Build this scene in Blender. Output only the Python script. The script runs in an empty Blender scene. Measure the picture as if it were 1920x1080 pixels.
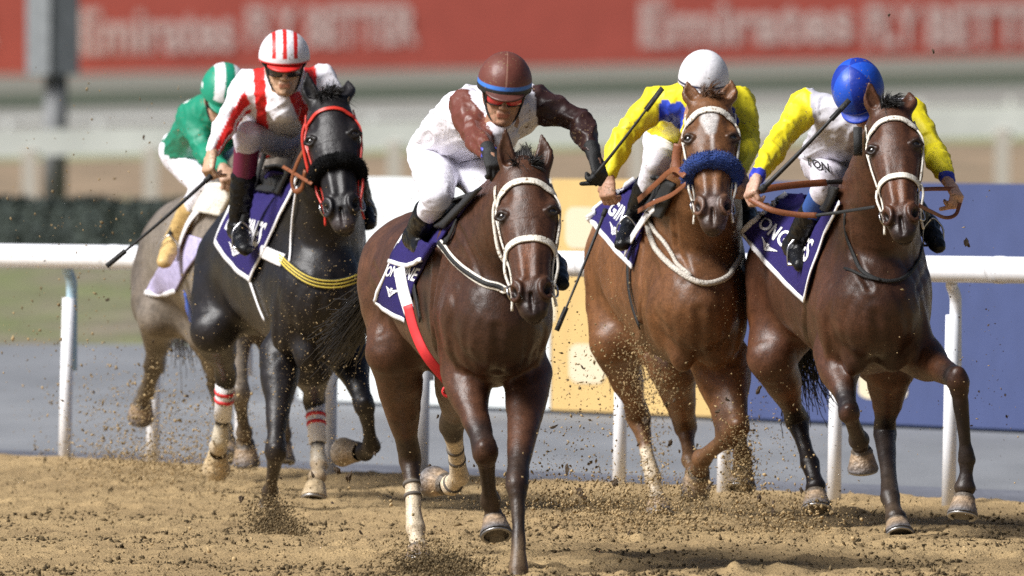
import bpy, bmesh, math, random
import numpy as np
from mathutils import Vector, Matrix, noise
random.seed(7); np.random.seed(7)
SC = bpy.context.scene
COL = SC.collection
# ---------------------------------------------------------------- camera, world, sun, exposure
FP = 39040.0            # focal length in picture widths/1920
CAMZ = 2.22
cd = bpy.data.cameras.new('camera'); cam = bpy.data.objects.new('camera', cd); COL.objects.link(cam)
cam.location = (0, 0, CAMZ); cam.rotation_euler = (math.radians(90), 0, 0)
cd.sensor_width = 36; cd.lens = FP/1920*36; cd.shift_y = -540/1920; cd.clip_start = 1; cd.clip_end = 6000
cd.dof.use_dof = True; cd.dof.focus_distance = 83.6; cd.dof.aperture_fstop = 8.0; cd.dof.aperture_blades = 0
SC.camera = cam
SUN_EL, SUN_AZ = 45, -63        # azimuth seen from the camera: negative = from the left; 0 = from behind the camera
W = bpy.data.worlds.new('World'); SC.world = W; W.use_nodes = True
wn = W.node_tree.nodes; bg = wn['Background']
sky = wn.new('ShaderNodeTexSky'); sky.sky_type = 'NISHITA'; sky.sun_disc = False
sky.sun_elevation = math.radians(SUN_EL); sky.sun_rotation = math.radians(180-SUN_AZ)
sky.air_density = 0.6; sky.dust_density = 3.0; sky.ozone_density = 1.0
W.node_tree.links.new(sky.outputs[0], bg.inputs[0]); bg.inputs[1].default_value = 0.05
sl = bpy.data.lights.new('floodlight_sun', 'SUN'); so = bpy.data.objects.new('floodlight_sun', sl); COL.objects.link(so)
sl.energy = 4.7; sl.angle = math.radians(26); sl.color = (1.0, 0.99, 0.975)
_e, _a = math.radians(SUN_EL), math.radians(SUN_AZ)
sdir = Vector((math.sin(_a)*math.cos(_e), -math.cos(_a)*math.cos(_e), math.sin(_e)))
so.rotation_euler = sdir.to_track_quat('Z', 'Y').to_euler()
so.location = (0, 60, 30)
SC.view_settings.view_transform = 'Standard'; SC.view_settings.look = 'None'
SC.view_settings.gamma = 1; SC.view_settings.use_curve_mapping = False; SC.view_settings.exposure = 0.5
SC.render.engine = 'CYCLES'; SC.cycles.use_denoising = False

# ---------------------------------------------------------------- small helpers
def P(px, py, D): return np.array([(px-960)*D/FP, D, CAMZ-py*D/FP])
def gd(py): return CAMZ*FP/py                     # distance of the ground seen at that height
def tag(o, label=None, cat=None, group=None, kind=None):
    for k, v in (('label', label), ('category', cat), ('group', group), ('kind', kind)):
        if v: o[k] = v
    return o
def empty(name, loc, label, cat, group=None):
    o = bpy.data.objects.new(name, None); COL.objects.link(o); o.location = Vector(loc)
    o.empty_display_size = .2
    return tag(o, label, cat, group)
def mesh_obj(name, V, F, mat, parent=None, cols=None, smooth=True, fmat=None):
    me = bpy.data.meshes.new(name)
    V = np.asarray(V, dtype=np.float64)
    off = np.array(parent_world(parent)) if parent is not None else None
    if parent is None:
        off = V.mean(axis=0) if len(V) else np.zeros(3); off = np.array([off[0], off[1], V[:, 2].min()])
    V = V-off
    if isinstance(F, np.ndarray) and F.ndim == 2:
        n, k = F.shape
        me.vertices.add(len(V)); me.vertices.foreach_set('co', V.astype(np.float32).ravel())
        me.loops.add(n*k); me.loops.foreach_set('vertex_index', F.astype(np.int32).ravel())
        me.polygons.add(n); me.polygons.foreach_set('loop_start', np.arange(0, n*k, k, dtype=np.int32))
        me.polygons.foreach_set('loop_total', np.full(n, k, dtype=np.int32))
        me.update(calc_edges=True); me.validate()
    else:
        me.from_pydata([tuple(v) for v in V], [], [tuple(int(i) for i in f) for f in F]); me.update()
    if cols is not None:
        at = me.color_attributes.new('Col', 'FLOAT_COLOR', 'POINT')
        c4 = np.ones((len(V), 4), np.float32); c4[:, :3] = cols
        at.data.foreach_set('color', c4.ravel())
    if smooth: me.polygons.foreach_set('use_smooth', np.ones(len(me.polygons), bool))
    for m in (mat if isinstance(mat, (list, tuple)) else [mat]): me.materials.append(m)
    if fmat is not None: me.polygons.foreach_set('material_index', np.asarray(fmat, np.int32))
    o = bpy.data.objects.new(name, me); COL.objects.link(o)
    if parent is not None: o.parent = parent
    else: o.location = Vector(off)
    return o
def parent_world(p):
    v = Vector((0, 0, 0))
    while p is not None: v = v+p.location; p = p.parent
    return v
def nrm(v): v = np.asarray(v, float); return v/max(np.linalg.norm(v), 1e-9)
def catmull(pts, n):
    pts = np.asarray(pts, float)
    if len(pts) < 3:
        t = np.linspace(0, 1, n+1)[:, None]; return pts[0]*(1-t)+pts[-1]*t
    Q = np.vstack([2*pts[0]-pts[1], pts, 2*pts[-1]-pts[-2]]); out = []
    for i in range(1, len(Q)-2):
        for j in range(n):
            t = j/n
            out.append(.5*((2*Q[i])+(-Q[i-1]+Q[i+1])*t+(2*Q[i-1]-5*Q[i]+4*Q[i+1]-Q[i+2])*t*t+(-Q[i-1]+3*Q[i]-3*Q[i+1]+Q[i+2])*t**3))
    out.append(Q[-2]); return np.array(out)
class MB:
    """gathers geometry of ONE part"""
    def __init__(s): s.V = []; s.F = []; s.n = 0; s.C = []
    def add(s, V, F, col=None):
        V = np.asarray(V, float); s.V.append(V); s.F += [tuple(int(i)+s.n for i in f) for f in F]; s.n += len(V)
        s.C.append(np.tile(np.array(col if col is not None else (1, 1, 1), float), (len(V), 1)))
    def tube(s, pts, r, k=8, col=None, flat=None, cap=True):
        pts = np.asarray(pts, float); n = len(pts); r = np.broadcast_to(np.asarray(r, float), (n,))
        T = np.gradient(pts, axis=0); T /= np.maximum(np.linalg.norm(T, axis=1), 1e-9)[:, None]
        up = np.array([0, 0, 1.]) if abs(T[0][2]) < .9 else np.array([1., 0, 0])
        rings = []
        for i in range(n):
            up = up-T[i]*up.dot(T[i]); up = nrm(up); sd = np.cross(T[i], up)
            a = np.arange(k)*2*math.pi/k
            rings.append(pts[i]+r[i]*(np.cos(a)[:, None]*up+np.sin(a)[:, None]*sd*(1 if flat is None else flat)))
        V = np.vstack(rings); F = []
        for i in range(n-1):
            for j in range(k):
                F.append((i*k+j, i*k+(j+1) % k, (i+1)*k+(j+1) % k, (i+1)*k+j))
        if cap: F += [tuple(range(k))[::-1], tuple((n-1)*k+j for j in range(k))]
        s.add(V, F, col)
    def box(s, lo, hi, col=None):
        x0, y0, z0 = lo; x1, y1, z1 = hi
        V = [(x0,y0,z0),(x1,y0,z0),(x1,y1,z0),(x0,y1,z0),(x0,y0,z1),(x1,y0,z1),(x1,y1,z1),(x0,y1,z1)]
        s.add(V, [(0,3,2,1),(4,5,6,7),(0,1,5,4),(1,2,6,5),(2,3,7,6),(3,0,4,7)], col)
    def hull(s, a, b, w, t, up):      # box bar from a to b: width w along up, thickness t
        a, b = np.array(a), np.array(b); d = nrm(b-a); up = nrm(np.array(up)-d*d.dot(up)); sd = np.cross(d, up)
        V = [p+i*up*w/2+j*sd*t/2 for p in (a, b) for i, j in ((-1,-1),(1,-1),(1,1),(-1,1))]
        s.add(V, [(0,1,2,3)[::-1],(4,5,6,7),(0,1,5,4),(1,2,6,5),(2,3,7,6),(3,0,4,7)])
    def build(s, name, mat, parent=None, smooth=True, cols=False):
        return mesh_obj(name, np.vstack(s.V), s.F, mat, parent, np.vstack(s.C) if cols else None, smooth)

# ---------------------------------------------------------------- materials
def coat_mat(name):
    m = mat(name, (1, 1, 1), .41, nscale=8, namt=.24, bump=.14, bscale=30, spec=.34, attr=True)
    nt = m.node_tree; N = nt.nodes; L = nt.links; b = N['Principled BSDF']; src = b.inputs['Base Color'].links[0].from_socket
    tc = N.new('ShaderNodeTexCoord'); no = N.new('ShaderNodeTexNoise'); no.inputs['Scale'].default_value = 170; no.inputs['Detail'].default_value = 3; L.new(tc.outputs['Object'], no.inputs['Vector'])
    mr = N.new('ShaderNodeMapRange'); mr.inputs[1].default_value = .3; mr.inputs[2].default_value = .7; mr.inputs[3].default_value = .62; mr.inputs[4].default_value = 1.42; L.new(no.outputs['Fac'], mr.inputs[0])
    vm = N.new('ShaderNodeVectorMath'); vm.operation = 'SCALE'; L.new(src, vm.inputs[0]); L.new(mr.outputs[0], vm.inputs['Scale']); L.new(vm.outputs[0], b.inputs['Base Color'])
    mp = N.new('ShaderNodeMapping'); mp.inputs['Scale'].default_value = (1, 1, .35); L.new(tc.outputs['Object'], mp.inputs[0])
    n3 = N.new('ShaderNodeTexNoise'); n3.inputs['Scale'].default_value = 260; n3.inputs['Detail'].default_value = 2; L.new(mp.outputs[0], n3.inputs['Vector'])
    b0 = [n for n in N if n.type == 'BUMP'][0]; b2 = N.new('ShaderNodeBump'); b2.inputs['Strength'].default_value = .35; b2.inputs['Distance'].default_value = .003; L.new(n3.outputs['Fac'], b2.inputs['Height']); n5 = N.new('ShaderNodeTexNoise'); n5.noise_type = 'RIDGED_MULTIFRACTAL'; n5.inputs['Scale'].default_value = 5.5; n5.inputs['Detail'].default_value = 2.5; n5.inputs['Distortion'].default_value = .6; L.new(mp.outputs[0], n5.inputs['Vector'])
    b3 = N.new('ShaderNodeBump'); b3.inputs['Strength'].default_value = .35; b3.inputs['Distance'].default_value = .008; L.new(n5.outputs['Fac'], b3.inputs['Height']); L.new(b0.outputs[0], b3.inputs['Normal']); L.new(b3.outputs[0], b2.inputs['Normal']); L.new(b2.outputs[0], b.inputs['Normal'])
    return m
def mat(name, col, rough=.6, metal=0, nscale=None, namt=.15, bump=0, bscale=60, spec=.5, attr=False, sheen=0, coat=0, trans=0, stretch=None, col2=None, emis=0, specks=0):
    m = bpy.data.materials.new(name); m.use_nodes = True; nt = m.node_tree; N = nt.nodes; L = nt.links
    b = N['Principled BSDF']; b.inputs['Roughness'].default_value = rough; b.inputs['Metallic'].default_value = metal
    b.inputs['Specular IOR Level'].default_value = spec; b.inputs['Sheen Weight'].default_value = sheen
    b.inputs['Coat Weight'].default_value = coat; b.inputs['Coat Roughness'].default_value = .15
    if trans: b.inputs['Transmission Weight'].default_value = trans
    tc = N.new('ShaderNodeTexCoord'); mp = N.new('ShaderNodeMapping'); L.new(tc.outputs['Object'], mp.inputs[0])
    if stretch: mp.inputs['Scale'].default_value = stretch
    src = None
    if attr:
        at = N.new('ShaderNodeAttribute'); at.attribute_name = 'Col'; src = at.outputs['Color']
    else:
        rg = N.new('ShaderNodeRGB'); rg.outputs[0].default_value = (*col, 1); src = rg.outputs[0]
    if nscale:
        no = N.new('ShaderNodeTexNoise'); no.inputs['Scale'].default_value = nscale; no.inputs['Detail'].default_value = 8
        no.inputs['Roughness'].default_value = .65
        L.new(mp.outputs[0], no.inputs['Vector'])
        if col2 is not None:
            cr = N.new('ShaderNodeValToRGB'); cr.color_ramp.elements[0].position = .4; cr.color_ramp.elements[1].position = .62
            L.new(no.outputs['Fac'], cr.inputs[0])
            mx = N.new('ShaderNodeMix'); mx.data_type = 'RGBA'
            L.new(cr.outputs[0], mx.inputs['Factor']); L.new(src, mx.inputs[6]); mx.inputs[7].default_value = (*col2, 1)
            src = mx.outputs[2]
        no2 = N.new('ShaderNodeTexNoise'); no2.inputs['Scale'].default_value = nscale*2.7; no2.inputs['Detail'].default_value = 6
        L.new(mp.outputs[0], no2.inputs['Vector'])
        mr = N.new('ShaderNodeMapRange'); mr.inputs[1].default_value = .3; mr.inputs[2].default_value = .7
        mr.inputs[3].default_value = 1-namt; mr.inputs[4].default_value = 1+namt; L.new(no2.outputs['Fac'], mr.inputs[0])
        vm = N.new('ShaderNodeVectorMath'); vm.operation = 'SCALE'; L.new(src, vm.inputs[0]); L.new(mr.outputs[0], vm.inputs['Scale'])
        src = vm.outputs[0]
        mr2 = N.new('ShaderNodeMapRange'); mr2.inputs[3].default_value = max(rough-.12, .05); mr2.inputs[4].default_value = min(rough+.15, 1)
        L.new(no.outputs['Fac'], mr2.inputs[0]); L.new(mr2.outputs[0], b.inputs['Roughness'])
    if specks:
        ns = N.new('ShaderNodeTexNoise'); ns.inputs['Scale'].default_value = 95; ns.inputs['Detail'].default_value = 2; L.new(tc.outputs['Object'], ns.inputs['Vector'])
        n4 = N.new('ShaderNodeTexNoise'); n4.inputs['Scale'].default_value = 7; L.new(tc.outputs['Object'], n4.inputs['Vector'])
        ad = N.new('ShaderNodeMath'); ad.operation = 'MULTIPLY_ADD'; L.new(n4.outputs['Fac'], ad.inputs[0]); ad.inputs[1].default_value = .35; L.new(ns.outputs['Fac'], ad.inputs[2])
        mr = N.new('ShaderNodeMapRange'); mr.inputs[1].default_value = .88-specks*.1; mr.inputs[2].default_value = .93-specks*.1; L.new(ad.outputs[0], mr.inputs[0])
        mx = N.new('ShaderNodeMix'); mx.data_type = 'RGBA'; L.new(mr.outputs[0], mx.inputs['Factor']); L.new(src, mx.inputs[6]); mx.inputs[7].default_value = (.20, .13, .07, 1); src = mx.outputs[2]
    L.new(src, b.inputs['Base Color'])
    if emis: L.new(src, b.inputs['Emission Color']); b.inputs['Emission Strength'].default_value = emis
    if bump:
        nb = N.new('ShaderNodeTexNoise'); nb.inputs['Scale'].default_value = bscale; nb.inputs['Detail'].default_value = 6
        L.new(mp.outputs[0], nb.inputs['Vector'])
        bp = N.new('ShaderNodeBump'); bp.inputs['Strength'].default_value = bump; bp.inputs['Distance'].default_value = .02
        L.new(nb.outputs['Fac'], bp.inputs['Height']); L.new(bp.outputs[0], b.inputs['Normal'])
    return m

# ---------------------------------------------------------------- signed-distance modelling
class Seg:
    __slots__ = ('a', 'b', 'ra', 'rb', 'S', 'U', 'A', 'L2', 'iso', 'lo', 'hi', 'cap')
    def __init__(s, a, b, ra, rb, side=None, cap=1.0):
        s.a = np.array(a, float); s.b = np.array(b, float)
        ra = (ra, ra) if np.isscalar(ra) else ra; rb = (rb, rb) if np.isscalar(rb) else rb
        s.ra, s.rb = ra, rb; s.iso = side is None and ra[0] == ra[1] and rb[0] == rb[1] and cap == 1.0; s.cap = cap
        ba = s.b-s.a; s.L2 = max(float(ba.dot(ba)), 1e-10)
        s.A = ba/math.sqrt(s.L2) if s.L2 > 1e-9 else np.array([0, 1., 0])
        sd = np.array(side if side is not None else (1, 0, 0), float); sd = sd-s.A*sd.dot(s.A); s.S = nrm(sd); s.U = np.cross(s.A, s.S)
        R = max(ra+rb)*max(1, cap); s.lo = np.minimum(s.a, s.b)-R; s.hi = np.maximum(s.a, s.b)+R
    def d(s, X, Y, Z):
        px, py, pz = X-s.a[0], Y-s.a[1], Z-s.a[2]; ba = s.b-s.a
        t = (px*ba[0]+py*ba[1]+pz*ba[2])/s.L2; t = np.clip(t, 0, 1)
        qx, qy, qz = px-t*ba[0], py-t*ba[1], pz-t*ba[2]
        if s.iso: return np.sqrt(qx*qx+qy*qy+qz*qz)-(s.ra[0]+(s.rb[0]-s.ra[0])*t)
        rs = s.ra[0]+(s.rb[0]-s.ra[0])*t; ru = s.ra[1]+(s.rb[1]-s.ra[1])*t; rc = np.minimum(rs, ru)*s.cap
        a = (qx*s.S[0]+qy*s.S[1]+qz*s.S[2])/rs; b = (qx*s.U[0]+qy*s.U[1]+qz*s.U[2])/ru
        c = (qx*s.A[0]+qy*s.A[1]+qz*s.A[2])/rc
        k0 = a*a+b*b+c*c; k1 = np.sqrt((a/rs)**2+(b/ru)**2+(c/rc)**2)+1e-6; k0 = np.sqrt(k0)
        return np.where(k0 < .3, k0*np.minimum(rs, ru)-np.minimum(rs, ru), k0*(k0-1)/k1)
class Chain:
    def __init__(s, segs, k=.03, sub=False, grp=0):
        s.segs = segs; s.k = k; s.sub = sub; s.grp = grp
        s.lo = np.min([g.lo for g in segs], axis=0); s.hi = np.max([g.hi for g in segs], axis=0)
def smin(a, b, k):
    h = np.clip(.5+.5*(b-a)/k, 0, 1); return a*h+b*(1-h)-k*h*(1-h)
class SDF:
    def __init__(s): s.ch = []
    def seg(s, a, b, ra, rb=None, side=None, k=.03, sub=False, cap=1.0):
        c = Chain([Seg(a, b, ra, ra if rb is None else rb, side, cap)], k, sub); s.ch.append(c); return c
    def ball(s, c, r, ax=None, side=None, k=.03, sub=False):
        """ellipsoid: r = (side, up, along ax)"""
        if np.isscalar(r): return s.seg(c, np.array(c)+[0, 0, 1e-4], r, r, None, k, sub)
        ax = nrm(ax if ax is not None else (0, 1, 0)); m = min(r[0], r[1])
        return s.seg(np.array(c)-ax*1e-4, np.array(c)+ax*1e-4, (r[0], r[1]), (r[0], r[1]), side if side is not None else (1, 0, 0), k, sub, cap=r[2]/m)
    def chain(s, pts, rad, side=None, k=.03, sub=False, n=0, cap=1.0):
        pts = np.asarray(pts, float); rad = np.array([(r, r) if np.isscalar(r) else r for r in rad], float)
        if n:
            Q = catmull(np.hstack([pts, rad]), n); pts, rad = Q[:, :3], Q[:, 3:]
        c = Chain([Seg(pts[i], pts[i+1], tuple(rad[i]), tuple(rad[i+1]), side, cap) for i in range(len(pts)-1)], k, sub)
        s.ch.append(c); return c
    def _comb(s, f, d, c):
        if c.sub: return -smin(-f, d, c.k)
        return smin(f, d, c.k)
    def ev(s, Q):
        Q = np.asarray(Q, float); f = np.full(len(Q), .5)
        for c in s.ch:
            m = c.k+.06; idx = np.nonzero(np.all((Q > c.lo-m) & (Q < c.hi+m), axis=1))[0]
            if not len(idx): continue
            X, Y, Z = Q[idx].T; d = np.full(len(idx), .5)
            for g in c.segs: d = np.minimum(d, g.d(X, Y, Z))
            f[idx] = s._comb(f[idx], d, c)
        return f
    def dist_to(s, c, Q):
        X, Y, Z = Q.T; d = np.full(len(Q), 9.)
        for g in c.segs: d = np.minimum(d, g.d(X, Y, Z))
        return d
    def grad(s, Q, e=.002):
        G = np.stack([s.ev(Q+np.eye(3)[i]*e)-s.ev(Q-np.eye(3)[i]*e) for i in range(3)], 1)/(2*e)
        n = np.linalg.norm(G, axis=1); return G/np.maximum(n, 1e-6)[:, None], n
    def project(s, Q, it=2, off=0, maxstep=.012):
        Q = np.array(Q, float)
        for _ in range(it):
            f = s.ev(Q)-off; G, n = s.grad(Q); Q -= G*np.clip(f/np.maximum(n, .5), -maxstep, maxstep)[:, None]
        return Q
    def hit(s, pix, D0, near=1.8, far=3.2, off=0):
        """where the camera ray through each pixel meets the surface (authoring aid: gives real 3-D points)"""
        pix = np.asarray(pix, float); o = np.array([0, 0, CAMZ]); dirs = np.stack([(pix[:, 0]-960)/FP, np.ones(len(pix)), -pix[:, 1]/FP], 1)
        t = np.full(len(pix), D0-near); live = np.ones(len(pix), bool)
        for _ in range(160):
            f = s.ev(o+dirs*t[:, None])-off
            live = (f > .0008) & (t < D0+far)
            if not live.any(): break
            t = np.where(live, t+np.clip(f*.8, .001, .1), t)
        ok = t < D0+far
        Q = o+dirs*t[:, None]
        return Q, ok
    def mesh(s, h, pad=.03, proj=1):
        lo = np.min([c.lo for c in s.ch if not c.sub], axis=0)-pad; hi = np.max([c.hi for c in s.ch if not c.sub], axis=0)+pad
        n = np.ceil((hi-lo)/h).astype(int)+1
        ax = [(lo[i]+h*np.arange(n[i])).astype(np.float32) for i in range(3)]
        f = np.full(tuple(n), .5, np.float32)
        def box(l, u):
            i0 = np.maximum(np.floor((l-lo)/h).astype(int), 0); i1 = np.minimum(np.ceil((u-lo)/h).astype(int)+1, n); return i0, i1
        for c in s.ch:
            m = c.k+2.5*h; i0, i1 = box(c.lo-m, c.hi+m)
            if np.any(i1 <= i0): continue
            d = np.full(tuple(i1-i0), .5, np.float32)
            for g in c.segs:
                j0, j1 = box(g.lo-m, g.hi+m); j0 = np.maximum(j0, i0); j1 = np.minimum(j1, i1)
                if np.any(j1 <= j0): continue
                sl_ = tuple(slice(j0[i]-i0[i], j1[i]-i0[i]) for i in range(3))
                dd = g.d(ax[0][j0[0]:j1[0], None, None], ax[1][None, j0[1]:j1[1], None], ax[2][None, None, j0[2]:j1[2]])
                d[sl_] = np.minimum(d[sl_], dd)
            fs = tuple(slice(i0[i], i1[i]) for i in range(3)); f[fs] = s._comb(f[fs], d, c)
        ins = f < 0; cnt = np.zeros(tuple(n-1), np.int8)
        offs = [(i, j, k) for i in (0, 1) for j in (0, 1) for k in (0, 1)]
        for (i, j, k) in offs: cnt += ins[i:n[0]-1+i, j:n[1]-1+j, k:n[2]-1+k]
        act = np.argwhere((cnt > 0) & (cnt < 8)); idx = np.full(tuple(n-1), -1, np.int32); idx[tuple(act.T)] = np.arange(len(act))
        val = np.stack([f[act[:, 0]+i, act[:, 1]+j, act[:, 2]+k] for (i, j, k) in offs], 1)
        acc = np.zeros((len(act), 3)); num = np.zeros(len(act))
        for a in range(8):
            for b in range(a+1, 8):
                oa, ob = np.array(offs[a]), np.array(offs[b])
                if np.abs(oa-ob).sum() != 1: continue
                va, vb = val[:, a], val[:, b]; mk = (va < 0) != (vb < 0); t = np.where(mk, va/np.where(mk, va-vb, 1), 0)
                acc += mk[:, None]*(oa+(ob-oa)*t[:, None]); num += mk
        V = lo+h*(act+acc/num[:, None]); F = []
        for x in range(3):
            y, z = (x+1) % 3, (x+2) % 3
            sa = [slice(None)]*3; sb = [slice(None)]*3; sa[x] = slice(0, -1); sb[x] = slice(1, None)
            A_, B_ = ins[tuple(sa)], ins[tuple(sb)]; ed = np.argwhere(A_ != B_)
            ed = ed[(ed[:, y] > 0) & (ed[:, z] > 0) & (ed[:, y] < n[y]-1) & (ed[:, z] < n[z]-1)]
            ey = np.zeros(3, int); ey[y] = 1; ez = np.zeros(3, int); ez[z] = 1
            q = [idx[tuple((ed-o_).T)] for o_ in (ey*0, ey, ey+ez, ez)]
            q = np.stack(q, 1); fl = A_[tuple(ed.T)]; q[~fl] = q[~fl][:, ::-1]; F.append(q)
        F = np.vstack(F); F = F[(F >= 0).all(1)]
        if proj: V = s.project(V, proj, maxstep=h*.5)
        return V, F
def subdiv(V, F, fmask):
    """split the quads of fmask in four (their neighbours get the shared edge points), return V, F(list)"""
    me = bpy.data.meshes.new('tmp'); me.from_pydata(V.tolist(), [], F.tolist()); bm = bmesh.new(); bm.from_mesh(me); bm.faces.ensure_lookup_table()
    es = set()
    for i in np.nonzero(fmask)[0]: es.update(bm.faces[int(i)].edges)
    bmesh.ops.subdivide_edges(bm, edges=list(es), cuts=1, use_grid_fill=True)
    bm.verts.ensure_lookup_table(); bm.verts.index_update()
    V2 = np.array([v.co[:] for v in bm.verts]); F2 = [tuple(v.index for v in f.verts) for f in bm.faces]; bm.free(); bpy.data.meshes.remove(me)
    return V2, F2
def ribbon(pts, nor, w, th=.003, closed=False):
    """strap lying on a surface: pts centreline, nor outward normals -> V, F (a box-section band)"""
    pts = np.asarray(pts, float); n = len(pts); T = np.gradient(pts, axis=0); T /= np.maximum(np.linalg.norm(T, axis=1), 1e-9)[:, None]
    B = np.cross(T, nor); B /= np.maximum(np.linalg.norm(B, axis=1), 1e-9)[:, None]; w = np.broadcast_to(np.asarray(w, float), (n,))[:, None]
    R = [pts-B*w/2, pts-B*w*.42+nor*th, pts+B*w*.42+nor*th, pts+B*w/2, pts+B*w*.4-nor*th*.6, pts-B*w*.4-nor*th*.6]
    k = len(R); V = np.stack(R, 1).reshape(-1, 3); F = []
    for i in range(n-1):
        for j in range(k): F.append((i*k+j, (i+1)*k+j, (i+1)*k+(j+1) % k, i*k+(j+1) % k))
    F += [tuple(range(k)), tuple((n-1)*k+j for j in range(k))[::-1]]
    return V, F
# ---------------------------------------------------------------- anatomy builders
M = {}
M['eye'] = mat('eye', (.008, .005, .004), .04, coat=1)
M['hair'] = mat('hair', (.012, .010, .009), .45, nscale=40, namt=.4)
M['hair_red'] = mat('hair_red', (.10, .045, .018), .45, nscale=40, namt=.4)
M['hair_grey'] = mat('hair_grey', (.13, .12, .12), .5, nscale=40, namt=.4)
M['hoof'] = mat('hoof', (1, 1, 1), .5, nscale=22, namt=.4, bump=.5, bscale=60, attr=True)
M['iron'] = mat('iron', (.35, .34, .33), .4, metal=.8, nscale=60)
M['white_leather'] = mat('white_leather', (.70, .66, .58), .5, specks=.8, nscale=70, namt=.12, bump=.2, bscale=120)
M['black_leather'] = mat('black_leather', (.008, .008, .008), .68, nscale=70, bump=.3, bscale=200)
M['brown_leather'] = mat('brown_leather', (.20, .065, .024), .5, nscale=60, namt=.25, bump=.1, bscale=200)
M['red_leather'] = mat('red_leather', (.55, .035, .02), .35, nscale=70, namt=.15)
M['metal'] = mat('metal', (.55, .55, .56), .25, metal=1)
M['navy_cloth'] = mat('navy_cloth', (.022, .015, .105), .8, nscale=40, namt=.25, bump=.4, bscale=300, spec=.2)
M['white_cloth'] = mat('white_cloth', (.78, .77, .78), .7, nscale=30, namt=.08, bump=.3, bscale=250)
M['print_white'] = mat('print_white', (.80, .79, .80), .6)
M['wool_black'] = mat('wool_black', (.003, .003, .0035), .95, nscale=90, bump=1.0, bscale=120, spec=.15)
M['wool_blue'] = mat('wool_blue', (.008, .040, .21), .95, nscale=90, namt=.3, bump=1.0, bscale=120, sheen=.1)
M['rubber'] = mat('rubber', (.01, .01, .01), .6, nscale=50)
M['yellow_rubber'] = mat('yellow_rubber', (.62, .48, .07), .6, nscale=50)
M['red_web'] = mat('red_web', (.68, .03, .035), .6, nscale=40, namt=.1)
M['coat_attr'] = coat_mat('coat_hair')
M['cloth_attr'] = mat('silk', (1, 1, 1), .50, nscale=14, namt=.05, bump=.12, bscale=40, attr=True, spec=.35, specks=.3)
M['satin_attr'] = mat('satin', (1, 1, 1), .42, nscale=14, namt=.05, bump=.12, bscale=40, attr=True, spec=.38, specks=.4)
M['matte_attr'] = mat('stretch_cloth', (1, 1, 1), .7, nscale=20, namt=.05, bump=.18, bscale=60, attr=True)
M['skin_attr'] = mat('skin', (1, 1, 1), .45, nscale=25, namt=.15, specks=.9, bump=.2, bscale=90, attr=True)
M['boot'] = mat('boot_leather', (.007, .007, .008), .30, nscale=20, bump=.5, bscale=28, spec=.25)
M['shell_attr'] = mat('helmet_shell', (1, 1, 1), .42, nscale=30, namt=.06, attr=True, spec=.4, specks=.35, bump=.08, bscale=60)
M['lens_dark'] = mat('goggle_lens', (.02, .018, .02), .06, coat=1)
M['lens_red'] = mat('goggle_lens_red', (.55, .03, .04), .08, coat=1)

def paint(sdf, V, base, over):
    C = np.tile(np.array(base, float), (len(V), 1))
    for o in over:
        a, b, r0, r1, soft, col = o[:6]; amt = o[6] if len(o) > 6 else 1
        s = Seg(a, b, r0, r1); X, Y, Z = V.T; d = s.d(X, Y, Z); w = (np.clip(.5-d/soft, 0, 1)*amt)[:, None]
        C = C*(1-w)+np.array(col)*w
    return C
def wob(V, sc, amp, N=None, seed=0):
    """organic displacement along normals (folds, muscle ripples)"""
    d = np.array([noise.noise((v[0]*sc[0]+seed, v[1]*sc[1], v[2]*sc[2])) for v in V.tolist()])
    return d*amp

def strands(mb, roots, dirs, length, n, r=.0022, jitter=.35, droop=.6, wind=(0, 0, 0), segs=7, lenj=.4):
    roots = np.asarray(roots, float); rs = np.random
    ncl = max(6, n//16); cl_ = rs.randn(ncl, 3)*jitter; ct = np.sort(rs.rand(ncl)); clen = .6+.4*rs.rand(ncl)
    for i in range(n):
        kc = rs.randint(ncl); t = np.clip(ct[kc]+rs.randn()*.012, 0, .9999)*(len(roots)-1); k = min(int(t), len(roots)-2); fr = t-k
        p = roots[k]*(1-fr)+roots[k+1]*fr+rs.randn(3)*.005; d = nrm(dirs[k]*(1-fr)+dirs[k+1]*fr+cl_[kc]+rs.randn(3)*.10)
        L = length*(1-lenj*rs.rand())*clen[kc]; pts = [p]
        cl = rs.randn(3)*.12
        for j in range(segs):
            d = nrm(d+np.array([0, 0, -droop/segs])+np.array(wind)/segs+cl/segs*math.sin(j*1.3+i)); pts.append(pts[-1]+d*L/segs)
        mb.tube(np.array(pts), np.linspace(r*2.2, r*.4, segs+1), k=3, cap=False)

FORE = [(0, .088), (.3, .070), (.6, .053), (.84, .042), (.94, .046), (1.04, .0465), (1.13, .040), (1.22, .032), (1.5, .0275), (1.8, .0285), (1.93, .036), (2, .0395), (2.2, .034), (2.5, .0295), (2.8, .034), (3, .042)]
HIND = [(0, .15), (.5, .150), (1, .108), (1.25, .088), (1.55, .068), (1.8, .046), (1.95, .048), (2.05, .050), (2.2, .041), (2.45, .033), (2.75, .032), (2.92, .037), (3, .041), (3.2, .035), (3.5, .030), (3.8, .035), (4, .043)]
def leg(sdf, J, prof, sc, k, fl=None):
    J = np.asarray(J, float); pts, rad = [], []
    for t, r in prof:
        i = min(int(t), len(J)-2); f = t-i; pts.append(J[i]*(1-f)+J[i+1]*f)
        r *= sc; rad.append((r, r*1.12) if fl and t > fl else (r, r))
    return sdf.chain(pts, rad, (1, 0, 0) if fl else None, k)

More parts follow.
